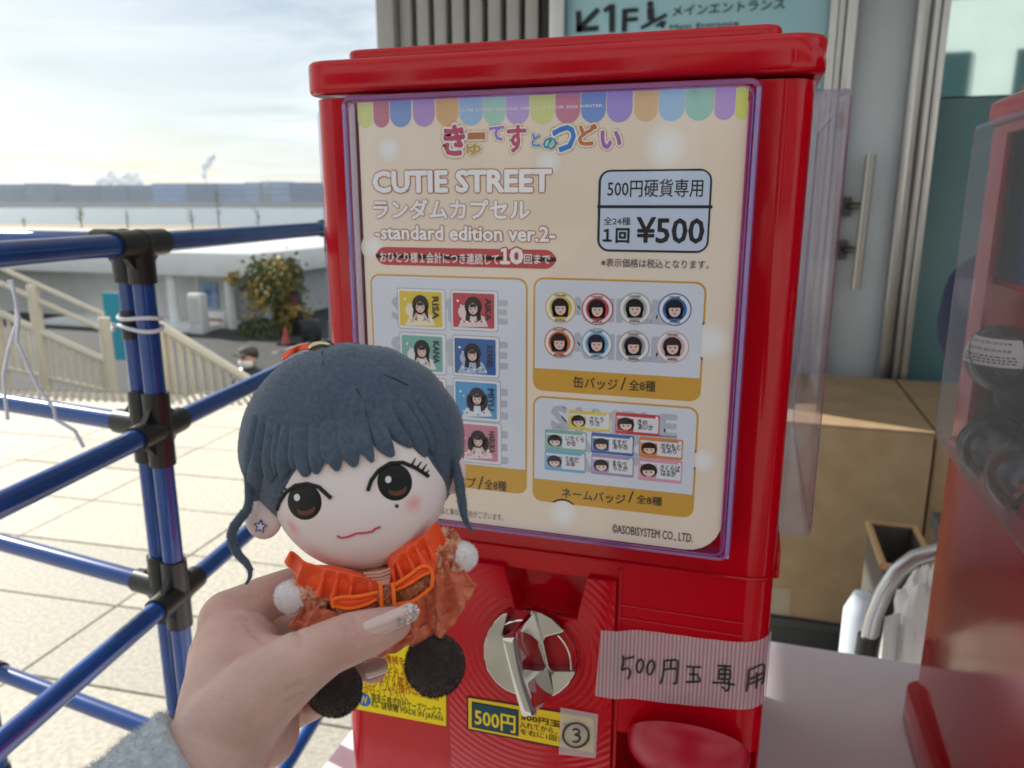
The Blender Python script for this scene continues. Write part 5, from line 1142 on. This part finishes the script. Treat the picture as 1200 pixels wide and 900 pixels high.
# skirt: front sheet in folds, plus the back
ruffle([(358, 708), (385, 716), (420, 722), (455, 712), (490, 690), (515, 664), (528, 650)], [(339, 735), (366, 748), (410, 762), (440, 772), (488, 752), (522, 742), (556, 690)], 9, 26, 18, 9, M['rust'], 'skirt', nu=200, nv=24, sway=4.5, seed=1, jit=9)
ruffle([(365, 705), (410, 712), (455, 702), (500, 678), (520, 655)], [(345, 728), (390, 745), (450, 762), (505, 742), (548, 700)], 6, 6, -14, 4, M['rust'], 'skirt', nu=120, nv=14, sway=4, seed=3, jit=4)
# sleeves with frills
def lumpy(cx_, cy_, cz_, a, b, c, m, name, seed, amp=.22, fr=.22, tilt=0): return obj(name, blob(cx_, cy_, cz_, a, b, c, c, 1.0, tilt, 26, 60, wob=lambda x, y, z: amp*(pnoise(V3((x*fr, y*fr, z*fr+seed)))+.5*math.sin(math.atan2(y-cy_, x-cx_)*9+z*.3)*.4)), m, doll, ang=80)
lumpy(362, 697, 16, 24, 20, 17, M['rust2'], 'sleeve', 1, tilt=rad(20)); lumpy(517, 648, 14, 21, 30, 18, M['rust2'], 'sleeve', 2, tilt=rad(18))
ruffle([(352, 678), (348, 690), (350, 705), (356, 716)], [(344, 676), (338, 690), (342, 708), (352, 722)], 5, 28, 20, 3, M['rust2'], 'cuff_frill', nu=60, sway=2.5)
ruffle([(524, 624), (530, 636), (532, 652), (528, 668)], [(532, 620), (540, 634), (542, 654), (534, 674)], 5, 28, 18, 3, M['rust2'], 'cuff_frill', nu=60, sway=2.5)
for (x, y, z, r) in ((341.5, 700, 18, 19.5), (541, 652, 14, 17.5)):
    h_ = obj('paw', blob(x, y, z, r, r*.98, r*.9, r*.9, 1.0), M['pom'], doll); fuzz(h_, 2600, .0010, .0001, M['pom'], int(x))
for (x, y, z, a, b, tl) in ((391, 806, 6, 32.5, 34, -.2), (509.5, 779, 8, 34, 37, .1)):
    f_ = obj('foot', blob(x, y, z, a, b, 30, 30, 1.05, tl, wob=lambda x, y, z: .02*pnoise(V3((x*.08, y*.08, z*.08)))), M['brownpad'], doll); fuzz(f_, 7000, .0012, .00011, M['brownpad'], int(x))
obj('leg', MB().tube([Wd(405, 745, 4), Wd(396, 785, 5)], [19*UU, 17*UU], 16), M['rust'], doll); obj('leg', MB().tube([Wd(490, 735, 4), Wd(505, 760, 6)], [20*UU, 18*UU], 16), M['rust'], doll)
# collar ruffles
ruffle([(340, 645), (362, 660), (390, 668), (415, 673), (434, 680)], [(338, 660), (353, 685), (382, 702), (412, 704), (439, 694)], 5.5, 44, 36, 8.5, M['orange'], 'collar_ruffle', nu=140, sway=7, seed=.5, edge=1.0)
ruffle([(511, 612), (492, 630), (474, 645), (463, 656), (459, 672)], [(518, 640), (506, 662), (488, 676), (472, 682), (458, 688)], 5.5, 44, 38, 8.5, M['orange'], 'collar_ruffle', nu=140, sway=6.5, seed=2.5, edge=1.0)
obj('collar_band', blob(400, 684, 26, 52, 19, 14, 10, 1.2, rad(14)), M['orange'], doll); obj('collar_band', blob(484, 657, 26, 30, 30, 14, 10, 1.2, rad(-40)), M['orange'], doll)
# bow
BZ = 52
def loop(pts, par, r=2.0, z=BZ): q = [Wd(*path(pts+[pts[0]], i/60)[:2], z+3*math.sin(i/60*2*math.pi)) for i in range(61)]; return obj('bow_piping', MB().tube(q, r*UU, 8), M['piping'], par)
bow = obj('bow', MB().ball(Wd(453, 699, BZ+2), (11*UU, 8*UU, 13*UU), 20, 14, ax=(RT, -FW, UP)), M['lace'], doll)
for x in (446.5, 461): obj('bow_band', MB().tube([Wd(x-1, 684, BZ+2), Wd(x, 690, BZ+9), Wd(x+.5, 699, BZ+11), Wd(x+1, 708, BZ+8), Wd(x+1, 713, BZ+1)], 2.2*UU, 8), M['piping'], bow)
def strip(top, bot, m, par, name, z, bulge=6, n=40):
    return obj(name, MB().grid(lambda u, v: Wd(*path(top, u).lerp(path(bot, u), v)[:2], z+bulge*math.sin(u*math.pi)*math.sin(v*math.pi)), n, 8), m, par, ang=80)
lt, lbm = [(392, 710), (410, 713), (430, 708), (445, 700)], [(396, 727), (412, 731), (432, 722), (447, 712)]
rt2, rb2 = [(462, 692), (478, 685), (492, 676), (504, 670)], [(463, 708), (482, 705), (496, 696), (506, 688)]
for tp2, bt2 in ((lt, lbm), (rt2, rb2)):
    s_ = strip(tp2, bt2, M['lace'], bow, 'lace', BZ-4); s_.modifiers.new('s', 'SOLIDIFY').thickness = .0006
    for q in (tp2, bt2): obj('bow_piping', MB().tube([Wd(*path(q, i/20)[:2], BZ+1) for i in range(21)], 2.0*UU, 8), M['piping'], bow)
strip([(391, 703), (412, 700), (430, 698), (444, 695)], lt, M['orange'], bow, 'bow_loop', BZ-2, 5); strip([(462, 686), (478, 676), (492, 666), (503, 664)], rt2, M['orange'], bow, 'bow_loop', BZ-2, 5)
for q in ([(391, 712), (390, 704), (400, 700), (420, 699), (444, 694)], [(462, 686), (480, 674), (494, 664), (503, 665), (507, 674), (506, 688)]): obj('bow_piping', MB().tube([Wd(*path(q, i/24)[:2], BZ+3) for i in range(25)], 2.2*UU, 8), M['piping'], bow)
for q in ([(463, 705), (475, 715), (484, 722)], [(470, 704), (484, 708), (492, 718)]): obj('bow_tail', MB().tube([Wd(*path(q, i/12)[:2], BZ-8) for i in range(13)], 2.4*UU, 8), M['piping'], bow)

# ================================================================== HAND
hroot = thing('person', "photographer's bare left hand with long glossy nails holding the doll, grey knit sleeve", 'person', far(150, 1000, .24))
skm = mat('skin', (.54, .325, .275), .46, c2=(.68, .45, .39), vscale=38, bump=.7, bscale=520, attr='tone', sss=.12, detail=8, spec=.35)
hm = MB()
def cone(chain, k=3):
    P = [V3(c[:2]+(0,)) for c in chain]; out = []; rr = []
    for i in range(len(chain)-1):
        for j in range(6):
            t = j/6; x, y, d, r = (chain[i][q]*(1-t)+chain[i+1][q]*t for q in range(4)); out.append(far(x, y, d)); rr.append(r*d/F)
    x, y, d, r = chain[-1]; out.append(far(x, y, d)); rr.append(r*d/F)
    hm.tube(out, rr, 28); hm.ball(out[0], rr[0], 24, 16); hm.ball(out[-1], rr[-1], 24, 16)
    for p, r in list(zip(out, rr))[6::6]: hm.ball(p, r, 24, 16)
cone([(90, 1040, .245, 74), (200, 935, .255, 66), (262, 872, .265, 60)])                   # forearm, wrist
cone([(262, 872, .268, 60), (272, 815, .280, 58), (278, 765, .292, 50)])                   # palm
cone([(270, 830, .282, 55), (268, 770, .300, 46), (272, 730, .306, 36)])                   # index metacarpal
cone([(290, 850, .300, 44), (290, 780, .322, 42), (290, 745, .330, 36)]); cone([(310, 860, .310, 40), (312, 800, .335, 38), (308, 775, .340, 34)])
cone([(270, 728, .306, 37), (308, 703, .313, 27), (345, 688, .322, 24), (395, 690, .335, 23), (430, 700, .332, 21)])    # index finger behind the doll
cone([(290, 745, .332, 36), (350, 748, .342, 28), (410, 765, .338, 24), (436, 782, .322, 19)])                           # middle finger
cone([(308, 775, .340, 33), (352, 795, .346, 26), (392, 815, .338, 22), (398, 820, .326, 19)])                           # ring finger
cone([(312, 830, .328, 32), (345, 832, .334, 22), (365, 828, .330, 17), (372, 822, .324, 15)])                           # little finger
cone([(272, 850, .266, 57), (305, 812, .264, 49), (350, 779, .263, 39), (385, 759, .264, 31.5), (412, 748, .265, 30.5), (440, 739, .267, 26.5), (462, 731, .269, 21)])  # thumb
cone([(282, 765, .288, 42), (312, 772, .280, 27), (345, 774, .272, 28)])                   # web between thumb and index
hand = obj('hand', hm, skm, hroot, recalc=False)
md = hand.modifiers.new('r', 'REMESH'); md.mode = 'VOXEL'; md.voxel_size = .0011; md.use_smooth_shade = True
md = hand.modifiers.new('s', 'SMOOTH'); md.iterations = 14; md.factor = .6
bpy.context.view_layer.update()
me = bpy.data.meshes.new_from_object(hand.evaluated_get(bpy.context.evaluated_depsgraph_get())); hand.modifiers.clear(); hand.data = me
off = wloc(hand)
# skin creases over the thumb joints and at the wrist
cre = [((398, 724), (404, 742), (407, 768)), ((405, 722), (411, 742), (414, 764)), ((413, 721), (418, 740), (420, 758)), ((345, 735), (352, 748), (351, 762)), ((255, 722), (275, 716), (296, 728)), ((330, 812), (345, 806), (356, 802)), ((335, 824), (346, 818), (358, 813)), ((290, 735), (300, 746), (312, 756))]
cs_ = []
for c in cre:
    for i in range(len(c)-1):
        for t in (0, .2, .4, .6, .8): cs_.append((c[i][0]*(1-t)+c[i+1][0]*t, c[i][1]*(1-t)+c[i+1][1]*t))
for v in me.vertices:
    p = v.co+off-CAM; z = p.dot(FW)
    if z > .30: continue
    px, py = 600+F*p.dot(RT)/z, 450-F*p.dot(UP)/z
    k = sum(math.exp(-((px-a)**2+(py-b)**2)/5.0) for a, b in cs_ if abs(px-a) < 7 and abs(py-b) < 7)
    if k > .01: v.co -= v.normal*.0006*min(k, 1.3)
tone = me.color_attributes.new('tone', 'FLOAT_COLOR', 'POINT'); redp = [(far(405, 745, .257), .010), (far(262, 722, .29), .012), (far(436, 782, .31), .008), (far(335, 665, .31), .014), (far(352, 815, .33), .016), (far(455, 735, .262), .008), (far(318, 755, .275), .012)]
for i, v in enumerate(me.vertices):
    p = v.co+off; r_ = sum(math.exp(-((p-c).length/s_)**2) for c, s_ in redp); n_ = pnoise(p*70)+.5*pnoise(p*220)+.35*pnoise(p*600)
    k = max(0, min(1, .42*r_)); q_ = 1+.09*n_; tone.data[i].color = ((.62+.02*k)*q_, (.395-.11*k)*q_, (.335-.09*k)*q_, 1)
me.polygons.foreach_set('use_smooth', [True]*len(me.polygons)); me.materials.clear(); me.materials.append(skm)
# the photographer's own body, out of the photograph: it stands where it is mirrored in the plastic
coat = mat('dark_coat', (.035, .036, .045), .85, bump=.3, bscale=90)
bx_, by__ = -.02, -.34
b = MB()
for sg in (-1, 1):
    b.tube([(bx_+sg*.09, by__, .82), (bx_+sg*.10, by__+.02, .46), (bx_+sg*.10, by__-.02, .08)], [.09, .065, .045], 16); b.tube([(bx_+sg*.10, by__-.04, .05), (bx_+sg*.11, by__+.15, .035)], [.045, .032], 12)
b.tube([(bx_, by__, .80), (bx_, by__, .98), (bx_, by__, 1.2), (bx_, by__, 1.32), (bx_, by__, 1.37)], [.14, .13, .165, .12, .055], 20); b.tube([(bx_, by__, 1.34), (bx_, by__+.01, 1.46)], .05, 14); b.ball((bx_, by__+.015, 1.50), (.075, .095, .11), 20, 14); b.ball((bx_, by__+.11, 1.49), (.012, .014, .02), 8, 6)
sh_l = V3((bx_-.17, by__, 1.28)); el = V3((-.34, -.18, 1.06)); wr = far(0, 1090, .235)
b.tube([sh_l, el, wr], [.05, .042, .03], 14)
sh_r = V3((bx_+.17, by__, 1.28)); er = V3((.26, -.20, 1.06)); hr = V3((.10, -.06, 1.27)); b.tube([sh_r, er, hr], [.05, .042, .026], 14)
b.ball(hr+V3((0, .0, .03)), (.038, .018, .045), 14, 10)
for k in range(4): q_ = hr+V3((-.012, .002, .055-.02*k)); b.tube([q_, q_+V3((-.03, .006, .01)), q_+V3((-.052, .004, .0))], [.0095, .0085, .007], 10)
q_ = hr+V3((.0, .0, .0)); b.tube([q_, q_+V3((-.03, -.015, -.02)), q_+V3((-.05, -.01, -.012))], [.012, .010, .008], 10)
bo = obj('body', b, mat('skin_plain', (.60, .38, .32), .5), hroot, recalc=False); md = bo.modifiers.new('r', 'REMESH'); md.mode = 'VOXEL'; md.voxel_size = .006; md.use_smooth_shade = True
k = MB().tube([(bx_, by__, .62), (bx_, by__, .82), (bx_, by__, .98), (bx_, by__, 1.2), (bx_, by__, 1.32), (bx_, by__, 1.40)], [.20, .18, .165, .20, .15, .075], 24)
k.tube([sh_l+V3((.03, 0, .02)), el, el.lerp(wr, .8)], [.075, .06, .05], 16); k.tube([sh_r+V3((-.03, 0, .02)), er, er.lerp(hr, .8)], [.075, .06, .042], 16)
obj('coat', k, coat, hroot)
for sg in (-1, 1): obj('trouser_leg', MB().tube([(bx_+sg*.09, by__, .84), (bx_+sg*.10, by__+.02, .46), (bx_+sg*.10, by__-.02, .07)], [.115, .085, .07], 16), coat, hroot)
obj('hair', MB().ball((bx_, by__-.015, 1.53), (.09, .105, .10), 20, 14).tube([(bx_, by__-.06, 1.5), (bx_, by__-.08, 1.32)], [.08, .06], 14), mat('dark_hair', (.02, .014, .01), .6), hroot)
for sg in (-1, 1): obj('eye', MB().ball((bx_+sg*.03, by__+.10, 1.515), (.012, .008, .007), 10, 8), M['black'], hroot)
# nails
nailm = mat('gel_nail', (.68, .47, .44), .06, coat=1); glit = mat('glitter', (.85, .83, .86), .25, metal=.8, bump=1, bscale=1800)
def nail(A, B, dA, dB, wA, wB, rad_px, name='nail', glitter=True):
    ax = V3((B[0]-A[0], B[1]-A[1], 0)); nrm = V3((-ax.y, ax.x, 0)).normalized()
    def fn(u, v):
        w_ = (wA+(wB-wA)*u)*(math.sqrt(max(0, 1-((u-.86)/.14)**2)) if u > .86 else (1-.25*(1-u/.12)**2 if u < .12 else 1)); s_ = (v-.5)*2*w_
        r = rad_px; d = dA+(dB-dA)*u; h = (math.sqrt(max(0, r*r-s_*s_))-r)*d/F
        return far(A[0]+ax.x*u+nrm.x*s_, A[1]+ax.y*u+nrm.y*s_, d-.0009*math.sin(min(1, u*1.5)*math.pi*.5)-h)
    o = obj(name, MB().grid(fn, 40, 20), nailm, hand, ang=80); o.modifiers.new('s', 'SOLIDIFY').thickness = .0008
    if glitter:
        random.seed(9); mb = MB()
        for k in range(170):
            u = 1-abs(random.gauss(0, .14)); v = random.random()
            if u < .5 or u > 1: continue
            p = fn(u, v)-FW*.0003; s_ = random.uniform(.00012, .0003); a = V3((random.gauss(0, 1), random.gauss(0, 1), random.gauss(0, 1))).normalized(); b = a.orthogonal()
            mb.add([p-a*s_, p+b*s_, p+a*s_, p-b*s_], [(0, 1, 2, 3)])
        tag(obj('glitter', mb, glit, o, recalc=False), kind='stuff')
    return o
n1 = nail((428, 742), (490, 713), .2588, .2640, 13.5, 10.5, 16)
c = (471, 729)
for dx_, dy_, r in ((0, 0, 1.6), (-3.4, -2.6, 2.4), (3.4, -2.2, 2.4), (-3, 3, 2.2), (3, 3, 2.2)):
    obj('nail_gem', MB().ball(far(c[0]+dx_, c[1]+dy_, .2600), r*.26/F, 8, 6), M['clear'] if r > 2 else M['chrome'], n1)
nail((428, 786), (454, 778), .312, .309, 8.5, 7.5, 12)
# sleeve
slm = mat('grey_knit', (.42, .45, .49), .95, c2=(.60, .63, .67), vscale=380, bump=1, bscale=700, sheen=.4)
def sleeve(u, v):
    c = path([(0, 1090, 0), (90, 1014, 0), (160, 958, 0), (208, 920, 0), (234, 899, 0)], min(1, v*1.04)); d = .235+.028*v
    ax = V3((.78, -.62)); pr = V3((.62, .78, 0)); a = 2*math.pi*u
    r = (84-7*v)*(1 if v < .93 else math.sqrt(max(.0, 1-((v-.93)/.07*.62)**2)))*(1+.02*math.sin(v*23)+.012*math.sin(a*5+v*9))
    rib = 1+.006*math.sin(a*64)
    bulge = 16*math.cos(a)**0*(1 if v > .2 else v*5)*0
    # knit stitches as fine relief
    kn_ = .006*math.sin(v*300)*math.sin(a*60)
    P = CAM+ray(c.x, c.y)*d; rr_ = r*d/F*(rib+kn_)
    axis = (far(234, 899, .263)-far(90, 1014, .245)).normalized(); e1 = axis.cross(FW).normalized(); e2 = axis.cross(e1)
    return P+(e1*math.cos(a)+e2*math.sin(a))*rr_
sv = obj('sleeve', MB().grid(sleeve, 300, 260), slm, hroot, ang=80)
def nearcam(c): return (c-CAM).normalized().dot(FW) > .72
fuzz(sv, 14000, .0022, .00007, slm, 5, lean=V3((0, 0, 0)))
